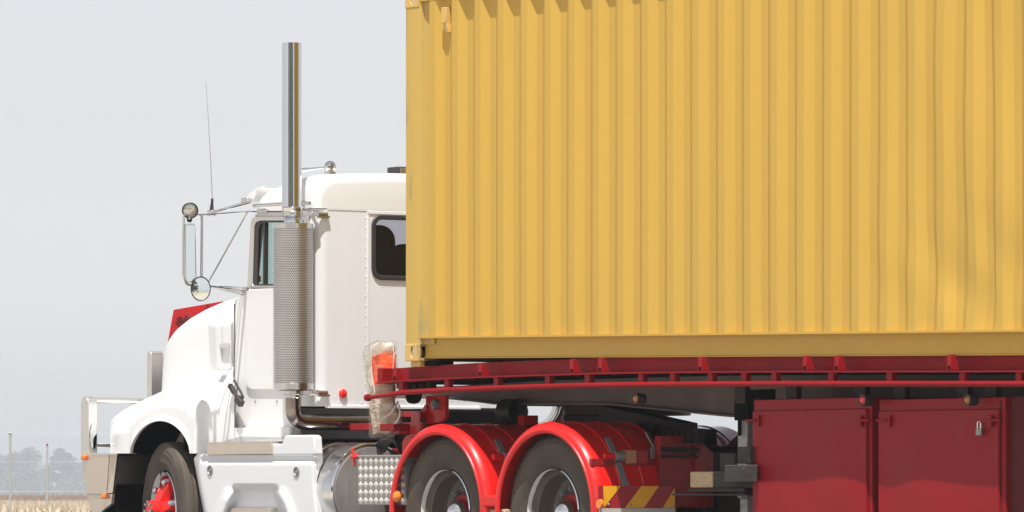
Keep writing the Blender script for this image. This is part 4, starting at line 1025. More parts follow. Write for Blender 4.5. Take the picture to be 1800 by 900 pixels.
# ---- hood
hst = [(284, 630, .60), (286, 602, .55), (290, 585, .52), (300, 571, .50), (320, 555, .485), (345, 541, .465), (370, 530, .445), (395, 522, .43), (412, 518, .42)]
secs4 = []
for i, (px, py, ys) in enumerate(hst):
    a = W(px, py, ys + .06); x = W(px, 640, ys).x; zt = a.z; r = .15
    yl, yr = ys, CW - ys; L = [(yl - .02, 1.02), (yl - .005, 1.3), (yl, zt - r - .1)]
    for k in range(8):
        t = math.pi / 2 * k / 7; L.append((yl + .005 + r * (1 - math.cos(t)), zt - r + r * math.sin(t)))
    for k in range(1, 8): f = k / 8; L.append((yl + r + (yr - yl - 2 * r) * f, zt + .055 * math.sin(math.pi * f)))
    for k in range(8):
        t = math.pi / 2 * (1 - k / 7); L.append((yr - .005 - r * (1 - math.cos(t)), zt - r + r * math.sin(t)))
    L += [(yr, zt - r - .1), (yr + .005, 1.3), (yr + .02, 1.02)]
    secs4.append([(x, y, z) for y, z in L])
bm = NB(); loft(bm, secs4); hood = obj('hood', bm, 'white', tk, smooth=50)
xf = secs4[0][0][0]
bm = NB(); box(bm, xf - .03, xf + .02, .62, CW - .62, .95, secs4[0][10][2] - .12); gr = obj('grille', bm, 'black', tk)
bm = NB()
for k in range(9): tube(bm, [(xf - .034, .66, 1.0 + k * .075), (xf - .034, CW - .66, 1.0 + k * .075)], .012, 6)
obj('grille_bar', bm, 'chrome', gr)
# cowl side panel between hood and cab: air intake bulge
bm = NB(); rows = []
for j in range(41):
    v_ = j / 40; row = []
    for k in range(31):
        u_ = k / 30; px = 360 + 52 * u_ + 3 * v_; py = 553 + 112 * v_ - 10 * u_ * (1 - v_)
        f = min(1, u_ / .38) if u_ < .4 else min(1, (1 - u_) / .13); f = smooth01(f)
        g = smooth01(v_ / .22) * smooth01((1 - v_) / .14)
        inner = smooth01((u_ - .45) / .12) * smooth01((.85 - u_) / .08) * smooth01((v_ - .50) / .06) * smooth01((.86 - v_) / .05)
        row.append(bm.verts.new(W(px, py, .475 - .02 * u_ - .125 * f * g + .035 * inner + .16 * (1 - smooth01(v_ / .16)))))
    rows.append(row)
for a, b in zip(rows, rows[1:]):
    for k in range(30): bm.faces.new([a[k], a[k + 1], b[k + 1], b[k]])
obj('intake_scoop', bm, 'white', hood, smooth=70)
# fender
def fender(mirror=False):
    topF = [(194, 748), (197, 738), (203, 731), (215, 722), (235, 711), (262, 698), (288, 686), (315, 672), (345, 657), (375, 648), (412, 640)]
    def bot(px):
        if 229 <= px <= 333: return 816 - 76 * math.sqrt(max(0, 1 - ((px - 281) / 55.5) ** 2))
        return 797
    bm = NB(); cols = []; pxs = [194, 195, 197, 200, 205, 212, 220, 226, 228.9, 229.1] + [229.5 + k * 2 for k in range(1, 52)] + [333.1, 338, 345, 355, 370, 385, 400, 412]
    nv = 26
    for px in pxs:
        t_, b_ = ctab(topF, px), bot(px); hy = ctab([(194, .56), (288, .52), (345, .46), (412, .42)], px)
        col = []
        front = smooth01((px - 194) / 16)
        for j in range(nv + 1):
            f = j / nv; py = b_ + (t_ - b_) * f
            # vertical lower side, then a rounded shoulder rolling inboard
            tt = max(0, (f - .45) / .55); sh_ = 1 - math.sqrt(max(0, 1 - tt * tt))
            by = .055 + .19 * smooth01((px - 343) / 52); Y = by + (hy - by) * (sh_ * .88 + .02 * f) + (1 - front) * .10
            # raised lip round the arch
            if b_ < 796.9 and f < .16: Y -= .018 * math.cos(f / .16 * math.pi / 2)
            col.append(W(px, py, Y))
        cols.append(col)
    if mirror: cols = [mir(c) for c in cols]
    R = [[bm.verts.new(p) for p in c] for c in cols]
    for a, b in zip(R, R[1:]):
        for k in range(nv): bm.faces.new([a[k], a[k + 1], b[k + 1], b[k]])
    # inner skin edge: turn the rim inward so that the fender has thickness
    sgn = -1 if mirror else 1
    prev = None
    for c, vs in zip(cols, R):
        v = bm.verts.new(c[0] + Vector((0, sgn * .025, .003)))
        if prev: bm.faces.new([prev[0], vs[0], v, prev[1]])
        prev = (vs[0], v)
    prev = None
    v_in = None
    for c, vs in zip(cols, R):
        v = bm.verts.new(c[-1] + Vector((0.02, sgn * .12, -.02)))
        if prev: bm.faces.new([prev[0], vs[-1], v, prev[1]])
        prev = (vs[-1], v)
    return bm
obj('fender', fender(), 'white', tk, smooth=60); obj('fender', fender(True), 'white', tk, smooth=60)
# dark liner inside the wheel arch
bm = NB(); prev = None
for k in range(29):
    px = 226 + (336 - 226) * k / 28; py = 818 - 80 * math.sqrt(max(0, 1 - ((px - 281) / 57) ** 2)) if 225 < px < 337 else 800
    p = W(px, py, .085); a_ = bm.verts.new(p); b_ = bm.verts.new(Vector((p.x, .50, p.z)))
    if prev: bm.faces.new([prev[0], a_, b_, prev[1]])
    prev = (a_, b_)
obj('arch_liner', bm, 'black', tk, recalc=False)
xa0, xa1 = W(200, 800, .3).x, W(352, 800, .3).x
bm = NB(); box(bm, xa0, xa1 + .1, .50, .53, .35, 1.3); box(bm, xa1 + .02, xa1 + .05, .14, .5, .5, 1.15); obj('wheel_housing', bm, 'black', tk)
bm = NB(); box(bm, xa0 - .05, xa1 - .5, .10, .5, W(220, 799, .1).z - .012, W(220, 799, .1).z); obj('splash_shield', bm, 'black', tk)
# panel line strip fender/cab, bonnet gap
bm = NB(); tube(bm, [W(412.5, 534, .30), W(413, 600, .30), W(411, 668, .30)], .006, 6); obj('hood_gap_seal', bm, 'seal', tk)
bm = NB(); tube(bm, [W(412, 690, .30), W(412, 768, .30)], .0025, 6); obj('panel_gap', bm, 'seal', tk)
# lower skirt of the fender behind the wheel (flat panel up to the seam)
bm = NB(); plate(bm, [W(p, q, .335) for p, q in ((358, 690), (375, 668), (400, 660), (411, 668), (424, 690), (424, 771), (363, 797), (345, 797), (345, 720))], [], (0, .05, 0)); obj('fender_skirt', bm, 'white', tk, bevel=.02, seg=3, smooth=50)
# latch
bm = NB(); beam(bm, W(404, 677, .225), W(412, 690, .225), .035, .03, (0, 1, 0)); beam(bm, W(411, 688, .22), W(420, 703, .22), .022, .022, (0, 1, 0)); beam(bm, W(417, 699, .215), W(425, 711, .215), .05, .04, (0, 1, 0))
tube(bm, [W(411, 668, .235), W(424, 690, .235), W(428, 700, .235)], .010, 8); obj('hood_latch', bm, 'seal', tk, bevel=.006)
# small studs on lower cab
bm = NB()
for p in ((449, 705), (487, 705)): dome(bm, W(*p, YC - .001), .009, (0, -1, 0), .008)
obj('cab_stud', bm, 'steel', tk)
bm = NB(); plate(bm, [W(p, q, YC) for p, q in ((420, 752), (520, 750), (520, 771), (420, 771))], [], (0, -.05, 0)); obj('cab_step_ledge', bm, 'white', tk, bevel=.015)

# ---- step fairing
def fairing():
    bm = NB(); YF = .03
    left = [(764, 352), (797, 347), (806, 341), (815, 342), (900, 358), (990, 376)]
    right = [(764, 549), (780, 553), (805, 555), (850, 556), (870, 558), (900, 562), (990, 573)]
    nv, nu = 64, 70; rows = []
    for j in range(nv + 1):
        py = 797 + (990 - 797) * j / nv; l = ctab(left, py); r = ctab(right, py); row = []
        for i in range(nu + 1):
            px = l + (r - l) * i / nu
            Y = YF
            e = min(1, (px - l) / 9, (r - px) / 9, (py - 797 + .01) / 5); e = max(e, 0); Y += .035 * (1 - math.sqrt(max(0, 1 - (1 - e) ** 2)))
            g = math.exp(-((py - 808) / 4.0) ** 2) * smooth01((px - 350) / 12) * smooth01((556 - px) / 6); Y += .028 * g
            # scalloped foot hole
            cx = 449; half = 41 + max(0, (py - 868)) * .35
            dd = 1 - smooth01((abs(px - cx) - half + 12) / 14)
            vv = smooth01((py - 851) / 12)
            Y += .065 * dd * vv
            lobe = math.exp(-((px - (cx - half - 6)) / 9) ** 2) + math.exp(-((px - (cx + half + 6)) / 9) ** 2)
            Y -= .028 * lobe * smooth01((py - 852) / 30)
            row.append(bm.verts.new(W(px, py, Y)))
        rows.append(row)
    for a, b in zip(rows, rows[1:]):
        for k in range(nu): bm.faces.new([a[k], a[k + 1], b[k + 1], b[k]])
    loop = rows[0] + [r[-1] for r in rows[1:]] + rows[-1][::-1][1:] + [r[0] for r in rows[1:-1]][::-1]
    back = [bm.verts.new(Vector((v.co.x, .125, v.co.z))) for v in loop]
    for k in range(len(loop)): bm.faces.new([loop[k], loop[(k + 1) % len(loop)], back[(k + 1) % len(loop)], back[k]])
    bm.faces.new(back)
    return bm
fa = obj('step_fairing', fairing(), 'fairing', tk, smooth=60)
P0 = [(470, 799), (474, 780), (494, 780), (497, 776), (499, 768), (503, 765), (548, 764.5), (552, 768), (554, 799)]
bm = NB(); plate(bm, [W(p, q, .035) for p, q in P0], [], (0, .07, 0)); obj('fairing_shoulder', bm, 'fairing', fa, smooth=40, bevel=.012, seg=3)
# upper step tread: long aluminium plate with serrated top edge
x0, x1 = W(364, 790, .02).x, W(477, 790, .02).x; z1, z0 = W(364, 780, .02).z, W(364, 799.5, .02).z
bm = NB(); box(bm, x0, x1, .02, .30, z0, z1); st = obj('upper_step', bm, 'alu_ground_tint', tk, bevel=.002)
bm = NB(); n = 22
for k in range(n): xx = x0 + (x1 - x0) * (k + .1) / n; box(bm, xx, xx + (x1 - x0) / n * .62, .024, .30, z1 + .0005, z1 + .010)
obj('step_teeth', bm, 'alu_matt', st, smooth=0)
za = W(364, 768, .30).z
bm = NB(); hexa(bm, [(x0, .12, z1 + .011), (x1 + .02, .12, z1 + .011), (x1 + .02, .30, z1 + .011), (x0, .30, z1 + .011)], [(x0 + .12, .285, za + .01), (x1 + .02, .285, za - .005), (x1 + .02, .30, za - .005), (x0 + .12, .30, za + .01)]); obj('kick_plate', bm, 'alu', st)
x0, x1 = W(405, 899, .05).x, W(478, 899, .05).x; z1 = W(405, 894, .05).z
bm = NB(); box(bm, x0, x1, .04, .25, z1 - .07, z1); st = obj('lower_step', bm, 'alu_ground_tint', tk, bevel=.002)
bm = NB(); n = 14
for k in range(n): xx = x0 + (x1 - x0) * (k + .1) / n; box(bm, xx, xx + (x1 - x0) / n * .62, .044, .25, z1 + .0005, z1 + .008)
obj('step_teeth', bm, 'alu_matt', st, smooth=0)
for p in ((369, 827), (521, 829.5)):
    q = W(*p, .027); bm = NB(); revolve(bm, [(0, .004), (.012, .004), (.014, -.002), (.026, -.002), (.030, .005), (.038, .004), (.038, -.006)], q, (0, -1, 0), 24); obj('fairing_bolt', bm, 'steel', fa)

# ---- exhaust stack
MY = .14
xe = W(515.5, 540, MY); ec = Vector((xe.x, MY, 0))
z = lambda py: W(515, py, MY).z
sc_ = ec + Vector((-.021, 0, 0)); bm = NB(); sr = .0715
revolve(bm, [(sr - .004, z(78) - .3), (sr - .004, z(75.5)), (sr, z(75.5)), (sr, z(365)), (0, z(365))], sc_, (0, 0, 1), 40); stk = obj('exhaust_stack', bm, 'chrome', tk)
bm = NB(); revolve(bm, [(sr - .006, z(95)), (0, z(95))], sc_, (0, 0, 1), 24); obj('stack_bore', bm, 'black', stk)
bm = NB(); revolve(bm, [(sr + .002, z(364)), (sr + .012, z(366)), (.064, z(383)), (.06, z(384)), (.068, z(388)), (.068, z(392)), (.135, z(394))], ec, (0, 0, 1), 40); obj('stack_collar', bm, 'chrome', stk)
mu = empty('muffler', ec + Vector((0, 0, z(690))), tk)
bm = NB(); revolve(bm, [(0, z(393)), (.128, z(394)), (.134, z(397)), (.134, z(684)), (.128, z(686)), (0, z(686))], ec, (0, 0, 1), 48); obj('muffler_can', bm, 'greasy', mu)
# end bands of the heat shield
SR = .146
bm = NB(); revolve(bm, [(SR - .012, z(393)), (SR, z(394)), (SR, z(402)), (SR - .002, z(402))], ec, (0, 0, 1), 60); obj('shield_band', bm, 'alu', mu); bm = NB(); revolve(bm, [(SR - .002, z(673.5)), (SR + .001, z(674)), (SR + .001, z(685)), (SR - .01, z(686))], ec, (0, 0, 1), 60); obj('shield_band', bm, 'alu', mu)
# perforated sheet, real holes
bm = NB(); NC = 68; zt_, zb_ = z(402), z(674); pitch = 2 * math.pi * SR / NC; rows_n = int((zt_ - zb_) / (pitch * .92)); ph = (zt_ - zb_) / rows_n
def sp(u, v): return (ec.x + SR * math.cos(u), ec.y + SR * math.sin(u), v)
for j in range(rows_n):
    off = .5 * (j % 2)
    for i in range(NC):
        uc = 2 * math.pi * (i + off) / NC; vc = zb_ + (j + .5) * ph; du = math.pi / NC; dv = ph / 2
        corners = [(uc - du, vc - dv), (uc, vc - dv), (uc + du, vc - dv), (uc + du, vc), (uc + du, vc + dv), (uc, vc + dv), (uc - du, vc + dv), (uc - du, vc)]
        angs = [225, 270, 315, 0, 45, 90, 135, 180]
        o_ = [bm.verts.new(sp(*c)) for c in corners]; i_ = [bm.verts.new(sp(uc + du * .66 * math.cos(math.radians(a)), vc + dv * .66 * math.sin(math.radians(a)))) for a in angs]
        for k in range(8): bm.faces.new([o_[k], o_[(k + 1) % 8], i_[(k + 1) % 8], i_[k]])
bmesh.ops.remove_doubles(bm, verts=bm.verts[:], dist=.0004)
obj('heat_shield', bm, 'shield', mu, smooth=60, kind='stuff')
# brackets to the cab
bm = NB(); yy = YC + .0
for zz, l in ((z(376), 0), (z(690), 1)):
    beam(bm, (ec.x + .02, MY, zz), (XR + .02, yy, zz), .06, .035); tube(bm, [(XR + .015, yy - .06, zz), (XR + .015, yy + .08, zz)], .018, 10); beam(bm, (XR + .01, yy, zz - .02), (XR + .01, yy + .10, zz - .02), .03, .02)
    revolve(bm, [(.075, zz - .018), (.079, zz - .016), (.079, zz + .016), (.075, zz + .018)], ec, (0, 0, 1), 32)
obj('muffler_bracket', bm, 'alu', mu, bevel=.003)
# outlet elbow and cross pipe
zc = z(742)
bm = NB(); tube(bm, arc_pts([ec + Vector((0, 0, z(686))), ec + Vector((0, 0, zc)), Vector((ec.x + .06, .70, zc)), Vector((ec.x + .22, 1.4, zc - .02))], .16, 10), .058, 20); obj('exhaust_pipe', bm, 'pipe', tk)
bm = NB(); revolve(bm, [(.063, z(700)), (.066, z(699)), (.066, z(694)), (.063, z(693))], ec, (0, 0, 1), 24); revolve(bm, [(.063, z(692)), (.066, z(691)), (.066, z(688)), (.06, z(687))], ec, (0, 0, 1), 24); obj('pipe_clamp', bm, 'alu', tk)
bm = NB(); box(bm, ec.x + .1, XR + .35, .95, 1.9, zc - .2, zc + .10); obj('air_cleaner_box', bm, 'black', tk, bevel=.02)

# ---- mirrors, antenna, work lamp
XM = W(332, 440, -.27).x
ma = empty('mirror_assembly', W(354, 500, -.02), tk)
def mx(px, py): return WX(px, py, XM)
def turn(bm, c, a=math.radians(-22), k=.84):
    for v in bm.verts: v.co.y = c.y + (v.co.y - c.y) * k
    bmesh.ops.rotate(bm, verts=bm.verts[:], cent=c, matrix=Matrix.Rotation(a, 3, 'Z'))
    return bm
mc = mx(335, 445)
P0 = [mx(*p) for p in ((324, 396), (327, 393), (341, 393), (344, 397), (346, 494), (343, 497), (328, 497), (325, 493))]
bm = NB(); plate(bm, P0, [], (-.035, 0, 0)); turn(bm, mc); mb = obj('mirror_housing', bm, 'alu', ma, bevel=.006)
P1 = [mx(*p) + Vector((.004, 0, 0)) for p in ((326, 398), (329, 396), (340, 396), (342.5, 399), (344, 492), (342, 494.5), (330, 494.5), (327, 491))]
bm = NB(); L0 = P1; c0 = sum(L0, Vector()) / len(L0)
plate(bm, P1, [], (-.003, 0, 0)); turn(bm, mc); obj('mirror_glass', bm, 'mirror', mb, smooth=0)
bm = NB(); c = mx(346, 508) + Vector((.05, 0, 0)); axm = Vector((.95, -.30, 0)).normalized()
revolve(bm, [(0, -.02), (.06, -.018), (.088, 0), (.092, .008), (.088, .014), (.082, .010)], c, axm, 40); turn(bm, c, 0, .80); rm = obj('round_mirror', bm, 'seal', ma)
bm = NB(); revolve(bm, [(.084, .009), (.06, .0105), (.03, .0115), (0, .012)], c, axm, 40); turn(bm, c, 0, .80); obj('mirror_glass', bm, 'mirror', rm)
bm = NB()
tube(bm, arc_pts([mx(323, 378), mx(322, 420), mx(322, 488), mx(328, 500), mx(338, 502)], .05), .009, 8)
tube(bm, [mx(355, 377), mx(354, 500)], .010, 8)
up = W(441, 355, YC - .01); lo_ = W(431, 513, YC - .01)
tube(bm, [mx(350, 378), mx(376, 376), W(440, 371.5, YC)], .006, 8)
tube(bm, [W(378, 372, 0.02), up], .012, 8, rs=[.009, .014])
tube(bm, [mx(322, 378), mx(378, 377)], .007, 8)
tube(bm, [W(436, 371, YC - .02), mx(363, 502)], .0065, 8)
tube(bm, [mx(352, 502), mx(385, 506), lo_], .011, 8); tube(bm, [mx(385, 508), W(430, 519, YC - .01)], .006, 8); tube(bm, [mx(385, 504), W(434, 506, YC - .01)], .006, 8)
obj('mirror_arm', bm, 'alu', ma)
bm = NB(); q = W(433, 353, YC); box(bm, q.x - .03, q.x + .06, YC - .03, YC + .01, q.z - .02, q.z + .02); q = W(431, 513, YC); box(bm, q.x - .01, q.x + .05, YC - .025, YC + .0, q.z - .03, q.z + .03); obj('arm_mount', bm, 'alu', ma, bevel=.006)
# work lamp
q = mx(334, 370); ax2 = Vector((.80, -.42, -.1)).normalized()
bm = NB(); revolve(bm, [(0, -.075), (.03, -.07), (.052, -.045), (.060, -.01), (.061, .012), (.056, .016), (.052, .008)], q, ax2, 32); tube(bm, [q - ax2 * .03 + Vector((0, 0, -.03)), mx(333, 388)], .02, 10); wlp = obj('work_lamp', bm, 'seal', tk)
bm = NB(); revolve(bm, [(.053, .004), (.03, .012), (0, .014)], q, ax2, 32); obj('lens', bm, 'clear', wlp)
# antenna
bm = NB(); q = W(372, 374, .0); t0 = W(362, 145, .0); q2 = W(373, 352, .0)
tube(bm, [q2, W(371, 300, 0), W(366.5, 215, 0), t0], .003, 6, rs=[.0042, .0036, .003, .0024]); an = obj('antenna', bm, 'alu', tk)
bm = NB(); tube(bm, [q + Vector((0, 0, .02)), q2], .012, 10, rs=[.016, .008]); tube(bm, [W(373, 356, 0), W(373, 349, 0)], .010, 8); obj('antenna_spring', bm, 'seal', an)
bm = NB(); box(bm, q.x - .035, q.x + .04, -.02, .02, q.z - .025, q.z + .02); obj('antenna_clamp', bm, 'alu', an, bevel=.006)

# ---- bumper and bull bar
bbm = empty('bull_bar', W(150, 860, .05), tk)
def upright(px_l, px_c, px_r, top, bot, Y, name='upright'):
    "box upright with a rounded top: near face between px_l..px_c, back face px_c..px_r"
    xl = W(px_l, (top + bot) / 2, Y).x; xc = W(px_c, (top + bot) / 2, Y).x; yr = WX(px_r, (top + bot) / 2, xc).y
    zt = W(px_c, top, Y).z; zb = W(px_c, bot, Y).z; w2 = (xc - xl) / 2; P = [(xl, zb), (xc, zb)]
    for k in range(11): t = math.pi * k / 10; P.append(((xl + xc) / 2 + w2 * math.cos(t), zt - w2 + w2 * math.sin(t)))
    bm = NB(); hexa(bm, [(x, Y, z) for x, z in P], [(x, yr, z) for x, z in P]); return obj(name, bm, 'alu_matt', bbm, smooth=50, bevel=.004), xl, xc, yr
u1, xl1, xc1, yr1 = upright(142, 155, 171, 697, 800, .05)
u2, xl2, xc2, yr2 = upright(258, 266, 287, 617, 880, .70)
for p in (.70,):
    bm = NB(); zt = W(290, 634, .7).z; tube(bm, [(xc2 - .03, yr2 - .02, zt), (xc2 - .03, CW - yr2, zt)], .03, 12); obj('top_tube', bm, 'alu_matt', bbm)
o = copy_part(u2, (0, CW - .70 - yr2, 0)); o = copy_part(u1, (0, CW - .05 - yr1, 0))
zr1 = W(200, 703.5, .2).z; bm = NB(); tube(bm, [(xc1 - .035, yr1 - .01, zr1), (xc1 - .035, CW - yr1, zr1)], .022, 12); obj('upper_tube', bm, 'alu_matt', bbm)
zr2 = W(187, 783, .2).z; bm = NB(); box(bm, xc1 - .08, xc1 - .02, yr1 - .01, CW - yr1, zr2 - .015, zr2 + .015); obj('lower_tube', bm, 'alu_matt', bbm, bevel=.004)
# bumper end box
zt, zb_, zq = W(180, 796.5, .03).z, W(180, 868, .03).z, W(180, 905, .03).z
def bx_(px, py, Y): return W(px, py, Y)
n0 = [bx_(143, 797, .04), bx_(191, 797, .04), bx_(187, 868, .04), bx_(151, 868, .04), bx_(147, 830, .04)]
far = [Vector((p.x + (.05 if i in (1, 2) else 0), CW - .04, p.z)) for i, p in enumerate(n0)]
bm = NB(); plate(bm, n0, [], (0, .02, 0)); bp = obj('bumper_end', bm, 'alu_ground_tint', bbm, bevel=.004)
bm = NB(); Lb = [Vector((p.x, .0605, p.z)) for p in n0]; Lf = [Vector((p.x, CW - .061, p.z)) for p in n0]; hexa(bm, Lb, Lf); obj('bumper', bm, 'alu_matt', bbm)
bm = NB(); n1 = [bx_(191.5, 797.5, .045), bx_(187.5, 867, .045)]; e1 = [WX(206, 798, n1[0].x + .04), WX(198, 866, n1[1].x + .04)]
hexa(bm, [n1[0], e1[0], e1[1], n1[1]], [p + Vector((-.015, .02, 0)) for p in (n1[0], e1[0], e1[1], n1[1])]); obj('bumper_return', bm, 'alu_ground_tint', bbm)
bm = NB(); n0 = [bx_(153, 869, .05), bx_(196, 869, .05), bx_(195, 886, .05), bx_(178, 899, .05), bx_(176, 940, .05), bx_(172, 940, .05)]; plate(bm, n0, [], (0, .03, 0)); obj('bumper_apron', bm, 'alu_ground_tint', bbm, bevel=.004)
bm = NB(); box(bm, n0[0].x + .08, n0[1].x - .02, .12, CW - .12, .3, .72); obj('lower_valance', bm, 'black', bbm)
bm = NB(); Lm = [(bx_(p, q, .036)) for p, q in ((160, 799.5), (206, 799.5), (206, 796.5), (165, 796.5))]; plate(bm, Lm, [], (0, .12, 0)); obj('bumper_cap', bm, 'alu', bbm)
for p in ((149, 804), (184, 872.5)):
    q = W(*p, .034); bm = NB(); box(bm, q.x - .028, q.x + .028, .012, .04, q.z - .02, q.z + .02); obj('indicator_lamp', bm, 'orange', bbm, bevel=.010, seg=3)
bm = NB(); c = WX(164, 768, xc1 + .004)
revolve(bm, [(0, .004), (.05, .003), (.06, 0)], c, (1, 0, 0), 24)
for v in bm.verts: v.co.z = c.z + (v.co.z - c.z) * 1.7; 
for v in bm.verts: v.co.y = c.y + (v.co.y - c.y) * .55
obj('lamp_shroud', bm, 'chrome', bbm)
q = W(197, 757, .20); bm = NB(); box(bm, q.x - .05, q.x + .02, .3, .5, W(197, 792, .2).z, W(197, 728, .2).z); obj('headlamp', bm, 'steel', tk, bevel=.01)

# red sign on the far side of the bonnet
XS = secs4[0][0][0] - .12
sg = empty('warning_sign', WX(340, 600, XS)); tag(sg, 'red board with dark lettering propped behind the white bonnet', 'sign')
P0 = [WX(p, q, XS) for p, q in ((306, 544.5), (392, 529.5), (440, 600), (296, 600))]
bm = NB(); plate(bm, P0, [], (-.008, 0, 0)); obj('board', bm, 'signred', sg, smooth=0)
bm = NB()
def stroke(pts): tube(bm, [WX(p, q, XS + .003) for p, q in pts], .0055, 6)
stroke([(319, 559), (315, 557), (312, 560), (313, 564), (317, 566), (319, 562), (319, 558), (321, 566), (324, 570)]); stroke([(309, 566), (313, 570), (318, 569)])
stroke([(328, 553), (324, 562), (322, 570)]); stroke([(333, 556), (326, 561), (332, 563)]); stroke([(362, 541), (367, 538), (364, 536)]); stroke([(316, 574), (328, 567), (336, 560)])
obj('lettering', bm, 'signink', sg)
bm = NB()
for p in (330, 420): a_ = WX(p, 599, XS - .02); tube(bm, [a_ + Vector((0, 0, .1)), Vector((a_.x, a_.y, 1.0))], .015, 8)
obj('sign_stay', bm, 'steel', sg)

# ---- area between cab and drive wheels
bm = NB()
def xp_(px, py, Y): return W(px, py, Y)
q = W(765, 713, .45)
bm = NB(); P0 = [(748, 695), (783, 695), (783, 735), (775, 742), (748, 745)]; plate(bm, [W(p, q_, .42) for p, q_ in P0], [], (0, .03, 0)); hg = obj('fifth_wheel_bracket', bm, 'red', tk, bevel=.005)
c = W(767, 711, .41); bm = NB(); revolve(bm, [(0, .035), (.012, .035), (.014, .028), (.03, .026), (.038, .01), (.038, -.02)], c, (0, -1, 0), 24); obj('pivot_cap', bm, 'steel', hg)
bm = NB(); hexa(bm, [W(p, q_, .36) for p, q_ in ((719, 768), (739, 768), (739, 723), (724, 723))], [W(p, q_, .48) for p, q_ in ((719, 768), (739, 768), (739, 723), (724, 723))]); obj('chassis_gusset', bm, 'red', tk, bevel=.008)
bm = NB(); beam(bm, W(739, 735, .42), W(752, 715, .42), .04, .03, (0, 1, 0)); obj('gusset_arm', bm, 'red', tk)
bm = NB(); plate(bm, [W(p, q_, .22) for p, q_ in ((706, 775), (712, 765), (735, 765), (735, 800), (706, 800))], [], (0, .2, 0)); obj('guard_mount', bm, 'red', tk, bevel=.015)
bm = NB()
for k in range(5): tube(bm, arc_pts([W(655 + k * 5, 786 + k * 2, .5), W(672 + k * 5, 772 - k, .4 - .02 * k), W(700, 776 + k * 3, .35), W(712, 800 + k * 3, .4)], .1), .010, 8)
obj('air_hose', bm, 'cable', tk)
bm = NB(); beam(bm, W(620, 750, .55), W(760, 748, .55), .05, .05); beam(bm, W(660, 727, .60), W(740, 728, .60), .04, .04); obj('chassis_fitting', bm, 'red_dull', tk)
bm = NB(); box(bm, -2.6, -.9, .86, 1.7, .99, 1.14); obj('deck_plate', bm, 'black', tk)
bm = NB(); q = W(700, 755, .35); box(bm, q.x - .15, q.x + .09, .30, .40, q.z - .035, q.z + .03); obj('hose_bracket', bm, 'red_dull', tk, bevel=.005)
# far side: polished tank and pipe seen under the beam
bm = NB(); Q = Vector((XR + .35, CW - .35, 1.18)); tube(bm, arc_pts([Vector((XR + .1, CW - .6, 1.10)), Vector((XR + .42, CW - .30, 1.10)), Vector((XR + .5, CW - .22, 1.6))], .2, 8), .07, 18); obj('far_exhaust_pipe', bm, 'chrome', tk)
c = WX(900, 722, -.9); bm = NB(); P = []
for k in range(100):
    t = k * .5; P.append(c + Vector((-.08 + k * .0016, .085 * math.cos(t), .085 * math.sin(t) - .01)))
tube(bm, P, .011, 6); obj('coiled_air_line', bm, 'cable', tk)
bm = NB(); tube(bm, [c + Vector((-.09, 0, 0)), c + Vector((-.05, 0, 0))], .075, 14); obj('line_holder', bm, 'greasy', tk)
bm = NB(); a_, b_ = WX(920, 735, -.75), WX(934, 735, -.75); box(bm, -.82, -.75, a_.y, b_.y + .06, a_.z - .05, a_.z + .02); obj('far_guard_mount', bm, 'red', tk, bevel=.004)

# ================================================================== WRAPPED BUNDLE at the trailer's front corner
bd = empty('wrapped_bundle', W(680, 765, .0)); tag(bd, 'plastic wrapped bundle with orange cloth inside hanging at the front corner of the trailer', 'bundle')
def blob(name, prof, Y, dep, m, n=28, wob=.012, seed=1, kind=None):
    "prof: (py, px_left, px_right) going down"
    rnd = random.Random(seed); ph = [rnd.random() * 6 for _ in range(6)]; secs_ = []
    for i, (py, pl, pr) in enumerate(prof):
        a = W(pl, py, Y); b = W(pr, py, Y); c = (a + b) / 2; hw = (b.x - a.x) / 2 * .96; S = []
        for k in range(n):
            t = 2 * math.pi * k / n; wv = 1 + wob * 4 * math.sin(3 * t + ph[0] + i * .9) + wob * 3 * math.sin(5 * t + ph[1] - i * 1.3) + wob * 2 * math.sin(9 * t + ph[2] + i * 2.1)
            S.append((c.x + hw * math.cos(t) * (1 + (wv - 1) * .4), Y + dep * math.sin(t) * wv, c.z + .008 * math.sin(4 * t + i)))
        secs_.append(S)
    bm = NB(); loft(bm, secs_); return obj(name, bm, m, bd, smooth=50)
blob('plastic_wrap', [(600, 668, 686), (602, 658, 692), (607, 648, 695), (620, 643.5, 695), (640, 643.5, 695), (660, 645, 695), (675, 648, 695.5), (690, 651, 694), (697, 652.5, 692), (703, 652, 693), (715, 651, 700), (730, 651.5, 705), (745, 652, 708), (755, 652.5, 706), (762, 655, 690), (767, 659, 680), (768, 662, 674)], .11, .085, 'film')
blob('orange_cloth', [(625, 661, 692), (628, 659, 693), (650, 659, 693), (672, 660, 690), (675, 662, 686)], .11, .066, 'hiviz', seed=3)
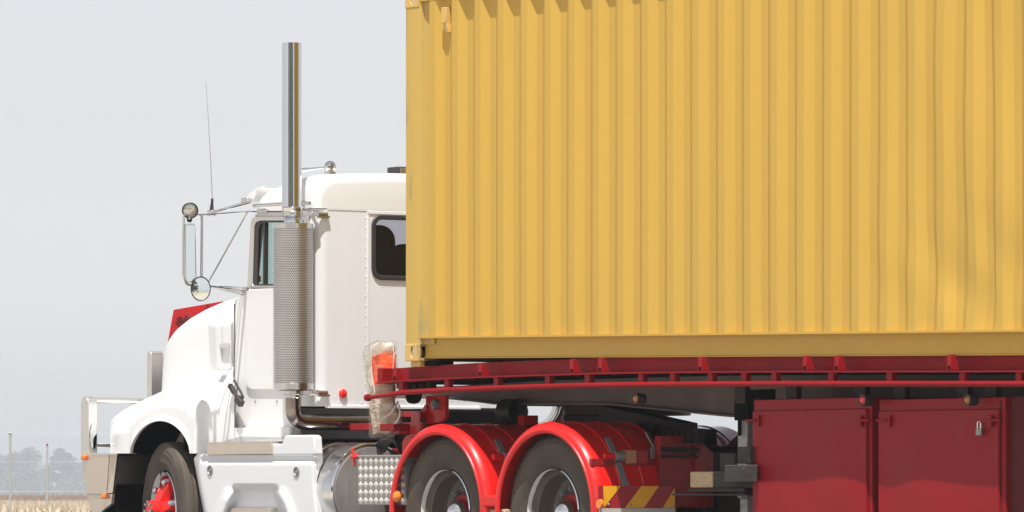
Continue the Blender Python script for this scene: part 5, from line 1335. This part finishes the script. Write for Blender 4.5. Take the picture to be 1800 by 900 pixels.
blob('paper_packing', [(603, 668, 685), (608, 655, 691), (618, 651, 692), (626, 650, 688), (640, 649, 668), (672, 652, 668), (690, 656, 688), (694, 658, 686)], .125, .055, 'paper', seed=5)
blob('brown_cloth', [(675, 656, 692), (680, 653, 693), (705, 654, 692), (720, 653, 699), (740, 654, 705), (752, 655, 702), (762, 660, 684)], .12, .058, 'peach', seed=8)
bm = NB()
tube(bm, arc_pts([W(658, 738, 0.020), W(672, 737, 0.005), W(688, 726, 0.005), W(697, 712, 0.030), W(700, 706, 0.060)], .05), .006, 6)
tube(bm, arc_pts([W(701, 712, 0.040), W(704, 728, 0.020), W(698, 742, 0.015), W(684, 753, 0.020)], .05), .007, 6); obj('plastic_fold', bm, 'paper', bd)
bm = NB()
for pts in (((655, 612), (652, 640), (655, 668), (659, 690)), ((690, 604), (693, 625), (691, 648)), ((655, 712), (668, 709), (690, 712)), ((656, 722), (672, 720), (686, 717)), ((657, 758), (672, 750), (690, 746), (700, 738))):
    tube(bm, arc_pts([W(a, b, .02) for a, b in pts], .05), .0045, 6)
obj('plastic_crease', bm, 'paper', bd, kind='stuff')
bm = NB(); a_ = W(690, 750, 0.060); box(bm, a_.x - .07, a_.x + .10, -.0, .14, a_.z - .03, a_.z + .02); obj('red_bracket', bm, 'maroon', bd, bevel=.003)

# ================================================================== HAZE
bm = NB(); ctr = CP + DV * 1500
box(bm, -6500, 6500, -6500, 6500, -1.1, 34.0); hz = obj('haze', bm, 'black', smooth=0, kind='stuff'); tag(hz, 'pale smoky haze hanging over the flat field and trees', 'haze')
hm = bpy.data.materials.new('pale_haze'); hm.use_nodes = True; n = hm.node_tree; n.nodes.clear()
o_ = n.nodes.new('ShaderNodeOutputMaterial'); pv = n.nodes.new('ShaderNodeVolumePrincipled')
pv.inputs['Color'].default_value = (0.86, 0.925, 1.0, 1); pv.inputs['Density'].default_value = 0.00038; pv.inputs['Anisotropy'].default_value = 0.0
n.links.new(pv.outputs[0], o_.inputs['Volume']); hz.data.materials.clear(); hz.data.materials.append(hm)
